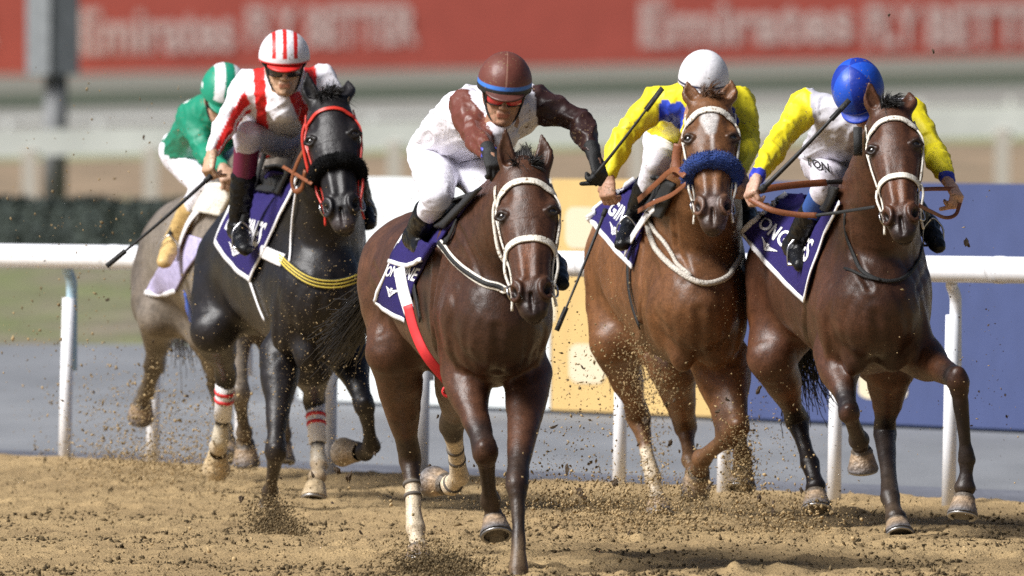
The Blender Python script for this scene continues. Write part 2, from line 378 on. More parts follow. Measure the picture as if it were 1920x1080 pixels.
class Horse: pass
def make_horse(D0, torso, neck, head, fores, hinds, base, over=(), label='', twist=0, sock=(), vox=.009, muscles=(), mane='hair', ears=((-.02, .3), (.02, .3)), tail=None, hw=1.0, forelock=420, manelen=.16, earlen=.15, grooves=(), hooftint=None, point=(.012, .010, .010), dust=.5, neckbase=None, leg_sc=1.0, pts_amt=.9):
    H = Horse(); H.D0 = D0; s = D0/FP; H.s = s; S = H.sdf = SDF(); H.socks = []
    def p3(q): return P(q[0], q[1], D0+q[2])
    H.p3 = p3
    tp = [p3(t) for t in torso]; ax = nrm(tp[-1]-tp[0]); side = nrm(np.cross(ax, (0, 0, 1))); side = side*(1 if side[0] > 0 else -1); H.side = side; H.ax = ax
    S.chain(tp, [(t[3]*s, t[4]*s) for t in torso], side, k=.05, n=3)
    S.chain([p3(t) for t in neck], [(t[3]*s, t[4]*s) for t in neck], (1, 0, 0), k=.10, n=3)
    # ---- head frame
    A, B = p3(head[0]), p3(head[1]); zl = nrm(B-A); L = np.linalg.norm(B-A); u = L/.62; H.u = u
    xl = nrm(np.array([1., 0, 0])-zl*zl[0]); yl = np.cross(zl, xl); c, sn = math.cos(twist), math.sin(twist)
    xl, yl = xl*c+yl*sn, yl*c-xl*sn; R = np.stack([xl, yl, zl], 1); H.R = R; H.A = A
    def h(x, y, z): return A+R@(np.array([x*hw, y, z])*u)
    H.h = h
    hc = [(-.075, -.01, .050, .062), (-.065, .06, .078, .078), (-.062, .14, .092, .085), (-.060, .21, .093, .080), (-.052, .29, .080, .066), (-.046, .38, .066, .055), (-.046, .45, .062, .050), (-.050, .51, .063, .050), (-.060, .565, .050, .044), (-.064, .595, .040, .036)]
    S.chain([h(0, y, z) for y, z, w, d in hc], [(w*u*hw, d*u) for y, z, w, d in hc], xl, k=.035, n=2, cap=.7)
    S.chain([h(0, -.16, .17), h(0, -.155, .28), h(0, -.12, .40), h(0, -.10, .54)], [(.050*u, .05*u), (.045*u, .045*u), (.036*u, .03*u), (.030*u, .026*u)], xl, k=.03, n=1)
    for q in (-1, 1):
        S.ball(h(q*.060, -.12, .215), (.034*u, .070*u, .092*u), zl, xl, k=.025)          # cheek
        S.ball(h(q*.079, -.030, .165), (.022*u, .024*u, .040*u), zl, xl, k=.022)          # brow over the eye
        S.seg(h(q*.074, -.058, .235), h(q*.056, -.060, .37), .011*u, .007*u, k=.016)        # facial crest
        S.seg(h(q*.030, -.006, .24), h(q*.020, -.004, .46), .012*u, .010*u, k=.020)       # nasal bone edge
        S.ball(h(q*.044, -.020, .505), (.028*u, .026*u, .044*u), zl, xl, k=.020)           # nostril flare
        S.chain([h(q*.050, .000, .474), h(q*.034, .006, .495), h(q*.034, .004, .530), h(q*.050, -.012, .552), h(q*.064, -.026, .540)], [.005*u, .0075*u, .0075*u, .0065*u, .005*u], k=.012, n=3)
        S.ball(h(q*.056, -.008, .515), (.012*u, .019*u, .026*u), nrm(zl*.9-xl*q*.40), xl, k=.010, sub=True)
        S.ball(h(q*.072, .012, .105), (.014*u, .02*u, .026*u), zl, xl, k=.035, sub=True)     # hollow above the eye
    H.eyes = []
    for q in (-1, 1):
        e = S.project(np.array([h(q*.088, .005, .190)]), 3, maxstep=.03)[0]; gn = S.grad(np.array([e]), .006)[0][0]; H.eyes.append((e, gn))
    for (e, gn) in H.eyes:
        tz = nrm(zl-gn*zl.dot(gn)); tx = np.cross(tz, gn)
        S.ball(e-gn*.004, (.013*u, .010*u, .022*u), tx, gn, k=.006, sub=True)
        S.chain([e-tx*.026*u+gn*.0-tz*.002, e-tz*.017*u+gn*.004, e+tx*.026*u-tz*.002], [.007*u, .0095*u, .007*u], k=.007, n=3)
        S.chain([e-tx*.026*u, e+tz*.016*u+gn*.002, e+tx*.026*u], [.006*u, .007*u, .006*u], k=.008, n=3)
    S.ball(h(0, -.045, .582), (.042*u, .024*u, .030*u), zl, xl, k=.02)                       # upper lip
    S.ball(h(0, -.090, .590), (.031*u, .024*u, .024*u), zl, xl, k=.010)                     # chin
    S.seg(h(-.05, -.072, .606), h(.05, -.072, .606), .0075*u, k=.008, sub=True)
    S.seg(h(0, -.012, .53), h(0, -.020, .60), .006*u, k=.012, sub=True)
    # ears
    H.ears = []
    for q, (tx, ty) in zip((-1, 1), ears):
        b0 = h(q*.050, -.050, -.005); tip = h(q*.050+tx, -.05+ty*.3, -earlen); m = b0*.45+tip*.55+xl*q*.010*u
        S.chain([b0, b0*.7+tip*.3+xl*q*.006, m, tip], [(.028*u, .024*u), (.036*u, .022*u), (.033*u, .017*u), (.006*u, .005*u)], xl, k=.02, n=2)
        fr = nrm(yl+xl*q*ty*.6)
        S.chain([b0*.75+tip*.25+fr*.022*u, m+fr*.018*u, b0*.1+tip*.9+fr*.012*u], [(.019*u, .014*u), (.020*u, .013*u), (.004*u, .004*u)], xl, k=.008, sub=True, n=1)
        H.ears.append((b0, tip))
    # ---- legs
    H.legs = []; ov = []
    for J in fores:
        J3 = [p3(j) for j in J]; leg(S, J3[:4], FORE, 1.03*leg_sc, .06); H.legs.append(('f', J3))
        sh = J3[0]; kn = J3[1]; ft = J3[2]; bk = nrm(kn-(sh+ft)/2+np.array([0, -.03, 0])); 
        S.ball(kn+bk*.006, (.036*leg_sc, .034*leg_sc, .050*leg_sc), nrm(ft-kn), None, k=.012)
        S.seg(kn-bk*.030+(ft-kn)*.05, ft-bk*.024, .013, .016, k=.005)                         # tendons
        S.ball(ft-bk*.022, .024, k=.02); ov.append((J3[1]-(J3[1]-J3[0])*.12, J3[3], .085, .08, .06, point, pts_amt))
        S.ball(sh*.78+kn*.22-bk*.02, (.07, .07, .13), nrm(kn-sh), None, k=.05)
    for J in hinds:
        J3 = [p3(j) for j in J]; leg(S, J3[:5], HIND, leg_sc, .13); H.legs.append(('h', J3[1:]))
        st, hk, ft = J3[1], J3[2], J3[3]; bk = nrm(hk-(st+ft)/2+np.array([0, .10, .02])); cap = hk+bk*.042
        S.seg(cap, cap*.3+ft*.7-bk*.0, .020, .016, k=.02); S.seg(cap, st*.45+hk*.55+bk*.05, .016, .028, k=.03); S.ball(cap, .022, k=.02)
        S.ball(ft+nrm(ft-(hk+J3[4])/2+np.array([0, .02, 0]))*.018, .024, k=.02)
        ov.append((J3[2]-(J3[2]-J3[1])*.12, J3[4], .09, .08, .06, point, pts_amt))
    for m in muscles:      # (px,py,dd, rx, ry, axis px,py,dd or None, k, sub)
        c = p3(m[0]); r = [q*s for q in m[1]]; ax_ = nrm(p3(m[2])-c) if m[2] is not None else (0, 0, 1)
        S.ball(c, (r[0], r[1], r[2]), ax_, (1, 0, 0), k=m[3], sub=(len(m) > 4))
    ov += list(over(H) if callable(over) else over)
    for col, li, t0, t1, r in sock:        # white or light sock on leg li between joints
        J3 = H.legs[li][1]
        def at(t): i = min(int(t), len(J3)-2); return J3[i]*(1-(t-i))+J3[i+1]*(t-i)
        if int(t0) != int(t1): ov.append((at(t0), at(int(t0)+1), r, r, .02, col))
        ov.append((at(max(t0, int(t1)) if int(t0) != int(t1) else t0), at(t1), r, r, .02, col))
    V, F = S.mesh(vox, proj=1)
    hl = (V-A)@R/u; m = (hl[:, 2] > -.2) & (np.abs(hl[:, 0]) < .16) & (hl[:, 1] > -.24) & (hl[:, 1] < .12) & (hl[:, 2] < .7)
    gr = list(grooves); t1 = torso[1]; cx, cy, hwid = t1[0]+6, t1[1], t1[3]
    gr += [([(cx, cy+30), (cx+2, cy+75), (cx, cy+t1[4]*.80)], .006, .018)]
    for q, fo in ((-1, fores[0][0]), (1, fores[1][0])):
        gr += [([(cx+q*hwid*.30, cy-20), (cx+q*hwid*.52, cy+35), (cx+q*hwid*.48, cy+85), (cx+q*hwid*.36, cy+125)], .003, .018),
               ([(cx+q*hwid*.86, cy-60), (cx+q*hwid*.70, cy-15), (cx+q*hwid*.80, cy+40), (fo[0]+q*6, fo[1]+10)], .003, .015)]
    for g_, dep, wid in gr:
        Qg, ok = S.hit(catmull([list(p)+[0] for p in g_], 5)[:, :2], D0)
        if ok.sum() < 2: continue
        Qg = Qg[ok]; near = np.nonzero(np.all((V > Qg.min(0)-.06) & (V < Qg.max(0)+.06), axis=1))[0]; Vn = V[near]; dmin = np.full(len(near), 9.)
        for a_, b_ in zip(Qg[:-1], Qg[1:]): dmin = np.minimum(dmin, Seg(a_, b_, 0., 0.).d(*Vn.T) if np.linalg.norm(a_-b_) > 1e-5 else dmin)
        V[near] -= S.grad(Vn, .01)[0]*(dep*np.exp(-(dmin/wid)**2)-dep*.45*np.exp(-((dmin-wid*2)/wid)**2))[:, None]
    G_, _ = S.grad(V, .01); w1 = wob(V, (7, 4, 8), 1, seed=D0); w2 = wob(V, (17, 9, 14), 1, seed=D0+7)
    V = V+G_*((w1*.009+(.5-np.abs(w2)*2)*.0015)*(1-m*1.0))[:, None]
    V, F = subdiv(V, F, m[F].all(1)); m2 = np.linalg.norm(V-h(0, -.05, .25), axis=1) < .33; V2 = np.array(V); V2[m2] = S.project(V[m2], 1, maxstep=.004); V = V2
    # colour
    mz = h(0, -.05, .60); ov.append((h(0, -.04, .53), mz, .055*u, .06*u, .05, point, .75))
    for q in (-1, 1): ov.append((h(q*.054, -.016, .524), h(q*.055, -.018, .506), .014*u, .011*u, .012, (.004, .003, .003), .97)); e = H.eyes[(q+1)//2][0]; ov.append((e, e+.0001, .030*u, .030*u, .025, (.010, .007, .006), .9))
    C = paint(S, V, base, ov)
    n1 = np.array([noise.fractal((v[0]*2.3+D0, v[1]*1.2, v[2]*2.3), 1, 2, 4) for v in V.tolist()])
    n2 = np.array([noise.noise((v[0]*9, v[1]*6, v[2]*9+D0)) for v in V.tolist()])
    C *= (.86+.34*np.clip(n1, -1, 1)+.12*n2)[:, None]
    # kicked-up sand clinging to the lower legs and belly
    hz = V[:, 2]; dw = np.clip((.60-hz)/.5, 0, 1)**2.4*np.clip(.55+n2*.8+n1*.5, 0, 1)*dust
    C = C*(1-dw[:, None])+np.array((.27, .18, .095))*dw[:, None]
    g = parent = H.root = empty('horse', p3((torso[0][0], 0, 0))*[1, 1, 0], *label)
    H.body = mesh_obj('body', V, F, M['coat_attr'], g, C)
    # eyes
    for q in (-1, 1):
        mb = MB(); e, gn = H.eyes[(q+1)//2]; sphere(mb, e-gn*.010*u, .0185*u); mb.build('eye', M['eye'], g)
    # hooves
    for i_, (kind, J3) in enumerate(H.legs):
        hoof(g, J3[3], J3[4], nrm(J3[2]-J3[3]), (hooftint or {}).get(i_))
    # forelock and mane
    HM = M[mane]; mb = MB()
    if forelock:
        strands(mb, [h(-.03, -.02, -.02), h(.03, -.02, -.02)], [yl*.5-zl*.45-xl*.15, yl*.5-zl*.45+xl*.4], .080, forelock, wind=np.array([.35, .7, -.1]), droop=1.2, jitter=.40, r=.0014); mb.build('forelock', HM, g)
    cr = [h(0, -.06, -.03)]+[p3((t[0], t[1], t[2]))+np.array([0, 0, t[4]*s*.97]) for t in neck[1:]]
    cr = np.array(cr); cr2 = S.project(catmull(cr, 4), 3, maxstep=.04)
    mb = MB(); strands(mb, cr2, [np.array([.25, .55, .55])]*len(cr2), manelen, 700, wind=(.1, .9, .0), droop=.9, jitter=.35, r=.0013); mb.build('mane', HM, g)
    if tail:
        tp = catmull([p3(t) for t in tail], 5); mb = MB(); n = len(tp)
        mb.tube(tp[:n//2], np.linspace(.03, .02, n//2), k=8)
        for i in range(260):
            o_ = np.random.randn(3)*.03; t0 = int(np.random.rand()*n*.45); q = tp[t0:]+o_*np.linspace(.4, 2.6, n-t0)[:, None]+np.cumsum(np.random.randn(n-t0, 3)*.004, axis=0)
            mb.tube(q[:max(4, int(len(q)*(1-.3*np.random.rand())))], .0018, k=3, cap=False)
        mb.build('tail', HM, g)
    return H
def sphere(mb, c, r, nu=16, nv=10, sc=(1, 1, 1), R=None, col=None):
    V = [(0, 0, 1)]
    for i in range(1, nv):
        for j in range(nu):
            a, b = math.pi*i/nv, 2*math.pi*j/nu; V.append((math.sin(a)*math.cos(b), math.sin(a)*math.sin(b), math.cos(a)))
    V.append((0, 0, -1)); V = np.array(V)*r*np.array(sc); V = V@(np.array(R).T if R is not None else np.eye(3)); F = []
    for j in range(nu): F.append((0, 1+j, 1+(j+1) % nu))
    for i in range(nv-2):
        for j in range(nu): F.append((1+i*nu+j, 1+(i+1)*nu+j, 1+(i+1)*nu+(j+1) % nu, 1+i*nu+(j+1) % nu))
    e = 1+(nv-1)*nu
    for j in range(nu): F.append((e, e-nu+(j+1) % nu, e-nu+j))
    mb.add(V+np.array(c), F, col)
def hoof(g, C, T, back, tint=None):
    C, T = np.array(C), np.array(T); ax = nrm(T-C); L = float(np.clip(np.linalg.norm(T-C), .07, .078)); C = T-ax*L
    fwd = nrm(np.array([0, -1., -.15])-ax*np.dot(ax, (0, -1., -.15))); sd = np.cross(ax, fwd); mb = MB(); k = 22; V = []; F = []
    prof = [(-.014, .038, 0), (.0, .0465, 0), (.010, .046, .002), (.3*L, .050, .006), (.62*L, .0565, .011), (L*.96, .065, .018), (L, .064, .018)]; bc = [(.10,.08,.06)]*2+[(.30,.21,.13)]*2+[(.20,.15,.11), (.10,.095,.10), (.09,.085,.085)]; CC = []
    if tint: bc = [tuple(x*.25+y*.75 for x, y in zip(c, tint)) for c in bc]
    for t, r, o in prof:
        for j in range(k):
            a = 2*math.pi*j/k; ff = math.cos(a); rr = r*(1+.0*ff); V.append(C+ax*t+fwd*(ff*rr*1.08+o)+sd*math.sin(a)*rr); CC.append(bc[len(V)//k if len(V)%k else len(V)//k-1])
    n = len(prof)
    for i in range(n-1):
        for j in range(k): F.append((i*k+j, i*k+(j+1) % k, (i+1)*k+(j+1) % k, (i+1)*k+j))
    V.append(C+ax*L*.93+fwd*.012); CC.append((.10,.08,.06))
    for j in range(k): F.append(((n-1)*k+j, (n-1)*k+(j+1) % k, n*k))
    o = mesh_obj('hoof', V, F, M['hoof'], g, np.array(CC))
    mb = MB(); pts = [C+ax*(L+.004)+fwd*(math.cos(a)*.060+.016)+sd*math.sin(a)*.056 for a in np.linspace(-2.5, 2.5, 22)]
    mb.tube(pts, .0075, k=6); mb.build('horseshoe', M['iron'], o)

def strap(mb, H, pix, w, th=.004, n=8, off=.004, pts3=None, sm=6):
    """flat strap through picture points, laid on the animal's surface"""
    if pts3 is None:
        Q, ok = H.sdf.hit(pix, H.D0); Q = Q[ok]
        if len(Q) < 2: return None
    else: Q = np.array(pts3)
    Q = catmull(Q, n); Q = H.sdf.project(Q, 2, off=off, maxstep=.03)
    for _ in range(sm): Q[1:-1] = (Q[:-2]+Q[2:]+2*Q[1:-1])/4
    G, _n = H.sdf.grad(Q, .006); V, F = ribbon(Q, G, w, th); mb.add(V, F); return Q
def sheet(H, corners, nu, nv, off=.006, wav=.004, th=.005, seed=0):
    """cloth draped over the animal: corners = rows of picture points, returns grid function"""
    rows = [catmull([list(c)+[0] for c in r], 6)[:, :2] for r in corners]
    rows = [np.stack([np.interp(np.linspace(0, 1, nu), np.linspace(0, 1, len(r)), r[:, i]) for i in (0, 1)], 1) for r in rows]
    rows = np.array(rows); nr = len(rows); G = np.zeros((nv, nu, 2))
    for j in range(nv):
        t = j/(nv-1)*(nr-1); k = min(int(t), nr-2); G[j] = rows[k]*(1-(t-k))+rows[k+1]*(t-k)
    Q, ok = H.sdf.hit(G.reshape(-1, 2), H.D0, off=off)
    Q = Q.reshape(nv, nu, 3); ok = ok.reshape(nv, nu)
    for j in range(nv):
        for i in range(nu):
            if not ok[j, i]:
                jj, ii = min([(abs(a-j)+abs(b-i), a, b) for a in range(nv) for b in range(nu) if ok[a, b]])[1:] if ok.any() else (j, i)
                d = Q[jj, ii][1]; Q[j, i] = P(G[j, i][0], G[j, i][1], d+.02)
    for _ in range(4):
        Y = Q[:, :, 1].copy(); Y[1:-1, 1:-1] = (Y[:-2, 1:-1]+Y[2:, 1:-1]+Y[1:-1, :-2]+Y[1:-1, 2:])/4
        for j in range(nv):
            for i in range(nu): Q[j, i] = P(G[j, i][0], G[j, i][1], Y[j, i]-0)
    du = np.gradient(Q, axis=1); dv = np.gradient(Q, axis=0); N = np.cross(dv, du); N /= np.maximum(np.linalg.norm(N, axis=2), 1e-9)[:, :, None]
    if np.mean(N[:, :, 1]) > 0: N = -N
    w = np.array([[noise.noise((Q[j, i, 0]*9+seed, Q[j, i, 1]*4, Q[j, i, 2]*5)) for i in range(nu)] for j in range(nv)])
    Q = Q+N*(w*wav)[:, :, None]
    return Q, N
def sheet_mesh(Q, N, th, name, m, parent, inset=None):
    nv, nu = Q.shape[:2]; V = np.vstack([(Q+N*th).reshape(-1, 3), (Q-N*.002).reshape(-1, 3)]); n = nu*nv; F = []
    for j in range(nv-1):
        for i in range(nu-1):
            a = j*nu+i; F.append((a, a+1, a+nu+1, a+nu)); F.append((a+n, a+n+nu, a+n+nu+1, a+n+1))
    rim = [j*nu for j in range(nv)]+[(nv-1)*nu+i for i in range(1, nu)]+[j*nu+nu-1 for j in range(nv-2, -1, -1)]+[i for i in range(nu-2, -1, -1)]
    for a, b in zip(rim, rim[1:]+rim[:1]): F.append((a, b, b+n, a+n))
    return mesh_obj(name, V, F, m, parent)
def on_sheet(Q, N, u, v, off):
    nv, nu = Q.shape[:2]; x = np.clip(u, 0, 1)*(nu-1); y = np.clip(v, 0, 1)*(nv-1); i = np.minimum(x.astype(int), nu-2); j = np.minimum(y.astype(int), nv-2); fx, fy = (x-i)[:, None], (y-j)[:, None]
    q = lambda A_: (A_[j, i]*(1-fx)+A_[j, i+1]*fx)*(1-fy)+(A_[j+1, i]*(1-fx)+A_[j+1, i+1]*fx)*fy
    return q(Q)+q(N)*off
def text_mesh(txt, bold=.012, res=3):
    c = bpy.data.curves.new('t', 'FONT'); c.body = txt; c.size = 1; c.offset = bold; c.resolution_u = res; c.align_x = 'CENTER'; c.align_y = 'CENTER'
    o = bpy.data.objects.new('t', c); COL.objects.link(o); dg = bpy.context.evaluated_depsgraph_get(); dg.update(); me = bpy.data.meshes.new_from_object(o.evaluated_get(dg))
    bm = bmesh.new(); bm.from_mesh(me); bmesh.ops.triangulate(bm, faces=bm.faces[:])
    for _ in range(2): bmesh.ops.subdivide_edges(bm, edges=[e for e in bm.edges if e.calc_length() > .12], cuts=1); bmesh.ops.triangulate(bm, faces=bm.faces[:])
    bm.verts.index_update()
    V = np.array([v.co[:] for v in bm.verts]); F = [tuple(v.index for v in f.verts) for f in bm.faces]; bm.free()
    bpy.data.objects.remove(o); bpy.data.curves.remove(c); bpy.data.meshes.remove(me); return V, F
def sheet_text(Q, N, txt, cu, cv, su, sv, ang=0, off=.009, parent=None, bold=.012, m='print_white', V=None, F=None, name='lettering'):
    if V is None: V, F = text_mesh(txt, bold)
    c, s = math.cos(ang), math.sin(ang); x = V[:, 0]*c-V[:, 1]*s; y = V[:, 0]*s+V[:, 1]*c
    W_ = on_sheet(Q, N, cu+x*su, cv-y*sv, off); return mesh_obj(name, W_, F, M[m], parent, smooth=False)

def torus(mb, c, n_, R_, r, k=18, arc=(0, 2*math.pi)):
    n_ = nrm(n_); a_ = nrm(np.cross(n_, (0.3, 1, .2))); b_ = np.cross(n_, a_)
    mb.tube([c+R_*(math.cos(t)*a_+math.sin(t)*b_) for t in np.linspace(arc[0], arc[1], k)], r, k=6)
def bridle(H, label, lm, nose='strap', nm=None, bw=.026, noseat=.31, browm=None, throat=(-1,), fluff=.030):
    h, u = H.h, H.u; br = empty('bridle', h(0, 0, .05), label, 'bridle'); H.bridle = br; L_ = M[lm]
    def path(P_, w, name, m, off=.006, n=8, th=.004):
        mb = MB(); q = strap(mb, H, None, w, th, n, off, pts3=[h(*p) for p in P_], sm=3); mb.build(name, m, br, smooth=False); return q
    path([(-.105, -.075, .105), (-.090, -.010, .085), (-.05, .02, .066), (0, .03, .060), (.05, .02, .066), (.090, -.010, .085), (.105, -.075, .105)], bw*1.05, 'browband', M[browm or lm])
    for q in (-1, 1):
        path([(q*.060, -.10, .02), (q*.10, -.09, .10), (q*.105, -.075, .18), (q*.100, -.070, .27), (q*.080, -.070, .37), (q*.070, -.072, .47)], bw*.72, 'cheek_strap', L_)
        path([(q*.10, -.03, .10), (q*.105, -.045, .15), (q*.105, -.05, .22), (q*.098, -.05, noseat)], bw*.45, 'cheek_strap', L_, off=.007)
        if throat and q in throat:
            mb = MB(); mb.tube(catmull([h(q*.075, -.09, .00), h(q*.115, -.12, .07), h(q*.122, -.16, .15), h(q*.110, -.20, .25), h(q*.06, -.225, .31)], 6), .0075*u, k=8); mb.build('throat_latch', L_, br)
        mb = MB(); c = H.sdf.project(np.array([h(q*.080, -.070, .49)]), 3, off=.008, maxstep=.04)[0]; torus(mb, c, H.R[:, 0]+H.R[:, 1]*.5*1, .030*u, .0045); mb.build('bit_ring', M['metal'], br)
        H.__dict__.setdefault('bits', []).append(c)
        mb = MB(); mb.tube(catmull([h(q*.082, -.055, noseat+.01), h(q*.086, -.060, .40), c, h(q*.072, -.09, .55)], 5), .0055*u, k=6); mb.build('cheek_cord', L_, br)
        mb = MB(); mb.tube([c, h(q*.05, -.085, .52), h(0, -.10, .535)], .005, k=6); mb.build('bit', M['metal'], br)
    NP = [(-.088, -.115, noseat+.055), (-.088, -.060, noseat+.030), (-.070, -.01, noseat+.008), (-.035, .012, noseat), (0, .016, noseat-.004), (.035, .012, noseat), (.070, -.01, noseat+.008), (.088, -.060, noseat+.030), (.088, -.115, noseat+.055)]
    if nose == 'strap': path(NP, bw*1.1, 'noseband', L_)
    else:
        Q = H.sdf.project(catmull([h(*p) for p in NP], 6), 2, off=fluff*.42*u, maxstep=.05); n = len(Q); t = np.linspace(-1, 1, n); r = fluff*u*(1-.25*t**4)
        mb = MB(); mb.tube(Q, r, k=20); V = np.vstack(mb.V); f = wob(V, (55, 55, 55), 1)+wob(V, (120, 120, 120), .6); k = 20; cen = np.repeat(Q, k, axis=0); d = V-cen; V = cen+d*(1+.16*f)[:, None]
        nb = mesh_obj('sheepskin_noseband', V, mb.F, M[nm], br)
        mb = MB(); rs = np.random; idx = rs.randint(0, len(V), 1500)
        for i in idx:
            dd = nrm(d[i]+rs.randn(3)*.35*r[0]); mb.tube([V[i]-dd*.003, V[i]+dd*.004, V[i]+dd*.007+rs.randn(3)*.002], [.0022, .0016, .0005], k=3, cap=False)
        mb.build('wool', M[nm], nb)
    return br
def px_tube(H, mb, pts, r, k=7, n=6):
    mb.tube(catmull([H.p3(p) for p in pts], n), r, k=k)
def longines_mark(Q, N, cu, cv, su, sv, ang, parent, off=.010):
    """hourglass with wings, as printed under the word"""
    V = []; F = []
    def poly(p): F.append(tuple(range(len(V), len(V)+len(p)))); V.extend([(x, y, 0) for x, y in p])
    poly([(-.10, .22), (.10, .22), (.02, 0), (.10, -.22), (-.10, -.22), (-.02, 0)])
    for s_ in (-1, 1):
        for i in range(4): y0 = .12-i*.085; poly([(s_*.08, y0), (s_*(.62-i*.12), y0+.13), (s_*(.60-i*.12), y0+.07), (s_*.08, y0-.055)])
    return sheet_text(Q, N, '', cu, cv, su, sv, ang, off, parent, V=np.array(V), F=F, name='winged_emblem')
# ---------------------------------------------------------------- riders
M['breech_white'] = mat('breech_white', (.79, .78, .86), .62, nscale=20, namt=.04, bump=.15, bscale=60, specks=.3)
def frame(tilt, yaw, roll):
    """head axes: x to the picture's right, y where the face looks, z crown; tilt = looking down, yaw>0 = towards picture right"""
    Rm = Matrix.Rotation(math.radians(yaw), 3, 'Z') @ Matrix.Rotation(math.radians(roll), 3, 'Y') @ Matrix.Rotation(math.radians(tilt), 3, 'X')
    y = Rm @ Vector((0, -1, 0)); z = Rm @ Vector((0, 0, 1)); x = Rm @ Vector((1, 0, 0)); return np.array([x[:], y[:], z[:]]).T
def hand(S, w, d, b, q, curl=1.0, sc=1.0, spread=.0):
    """w wrist, d wrist->knuckles, b back-of-hand normal, q=+1 if the thumb lies on cross(d,b) side"""
    d = nrm(d); b = nrm(b-d*np.dot(b, d)); t = np.cross(d, b)*q; k0 = w+d*.082*sc
    S.chain([w, w+d*.035*sc, k0], [(.026*sc, .020*sc), (.036*sc, .019*sc), (.040*sc, .016*sc)], t, k=.012)
    tips = []
    for i, (o, L) in enumerate(((.030, .92), (.011, 1.0), (-.009, .95), (-.028, .78))):
        p = k0+t*o*sc-b*.002; a = 0; pts = [p-d*.02]+[p]; dd = d.copy()
        for j, (l, an) in enumerate(((.042, .95), (.027, 1.25), (.021, .8))):
            a += an*curl; dd = d*math.cos(a)-b*math.sin(a)+t*o*spread*6; pts.append(pts[-1]+nrm(dd)*l*L*sc)
        S.chain(pts, [.0098*sc, .0105*sc, .0092*sc, .0085*sc, .0072*sc], k=.004); tips.append(pts[-1])
    p = w+d*.03*sc+t*.026*sc; S.chain([p, p+(d*.6+t*.55-b*.35)*.04*sc, p+(d*.85+t*.2-b*.85)*.062*sc, p+(d*.55-t*.35-b*1.35)*.070*sc], [.014*sc, .0115*sc, .010*sc, .0085*sc], k=.008)
    return k0-b*.022*sc, t      # middle of the grip, direction of a bar held in the fist
def human_head(S, c, R, sc=1.0):
    def h(x, y, z): return c+R@(np.array([x, y, z])*sc)
    x, y, z = R[:, 0], R[:, 1], R[:, 2]; f = sc
    S.ball(h(0, -.012, .030), (.076*f, .092*f, .088*f), z, x, k=.02)
    S.chain([h(0, .035, .0), h(0, .040, -.05), h(0, .052, -.098)], [(.062*f, .052*f), (.052*f, .048*f), (.030*f, .030*f)], x, k=.02, n=2)
    for q in (-1, 1):
        S.seg(h(q*.058, -.005, -.045), h(q*.022, .062, -.100), .020*f, .014*f, k=.022)      # jaw
        S.ball(h(q*.040, .068, -.022), (.020*f, .016*f, .020*f), z, x, k=.018)               # cheekbone
        S.ball(h(q*.032, .096, .004), (.017*f, .012*f, .013*f), z, x, k=.012, sub=True)     # eye socket
        S.seg(h(q*.018, .090, .022), h(q*.046, .074, .021), .009*f, .008*f, k=.012)          # brow
        S.ball(h(q*.076, -.008, -.012), (.008*f, .018*f, .030*f), z, x, k=.008)
        S.ball(h(q*.012, .098, -.038), (.009*f, .010*f, .008*f), z, x, k=.006)               # nostril wing
    S.chain([h(0, .088, .012), h(0, .103, -.018), h(0, .114, -.034)], [(.009*f, .010*f), (.010*f, .011*f), (.012*f, .010*f)], x, k=.010)
    S.seg(h(-.018, .086, -.064), h(.018, .086, -.064), .0085*f, k=.008); S.seg(h(-.015, .085, -.076), h(.015, .085, -.076), .0095*f, k=.007)
    S.seg(h(-.022, .100, -.070), h(.022, .100, -.070), .0035*f, k=.004, sub=True)
    S.ball(h(0, .082, -.100), (.018*f, .014*f, .014*f), z, x, k=.014)
    S.seg(h(0, -.02, -.03), h(0, -.045, -.16), .054*f, .056*f, k=.03)                          # neck
    return h
def arms_sdf(S, A, r0, r1, r2, k=.03, extra=0):
    s_, e, w = A; m1 = s_*.5+e*.5; m2 = e*.55+w*.45
    return S.chain([s_, m1, e, m2, w], [r0+extra, r0*.92+extra, r1+extra, r1*.95+extra, r2+extra], k=k)
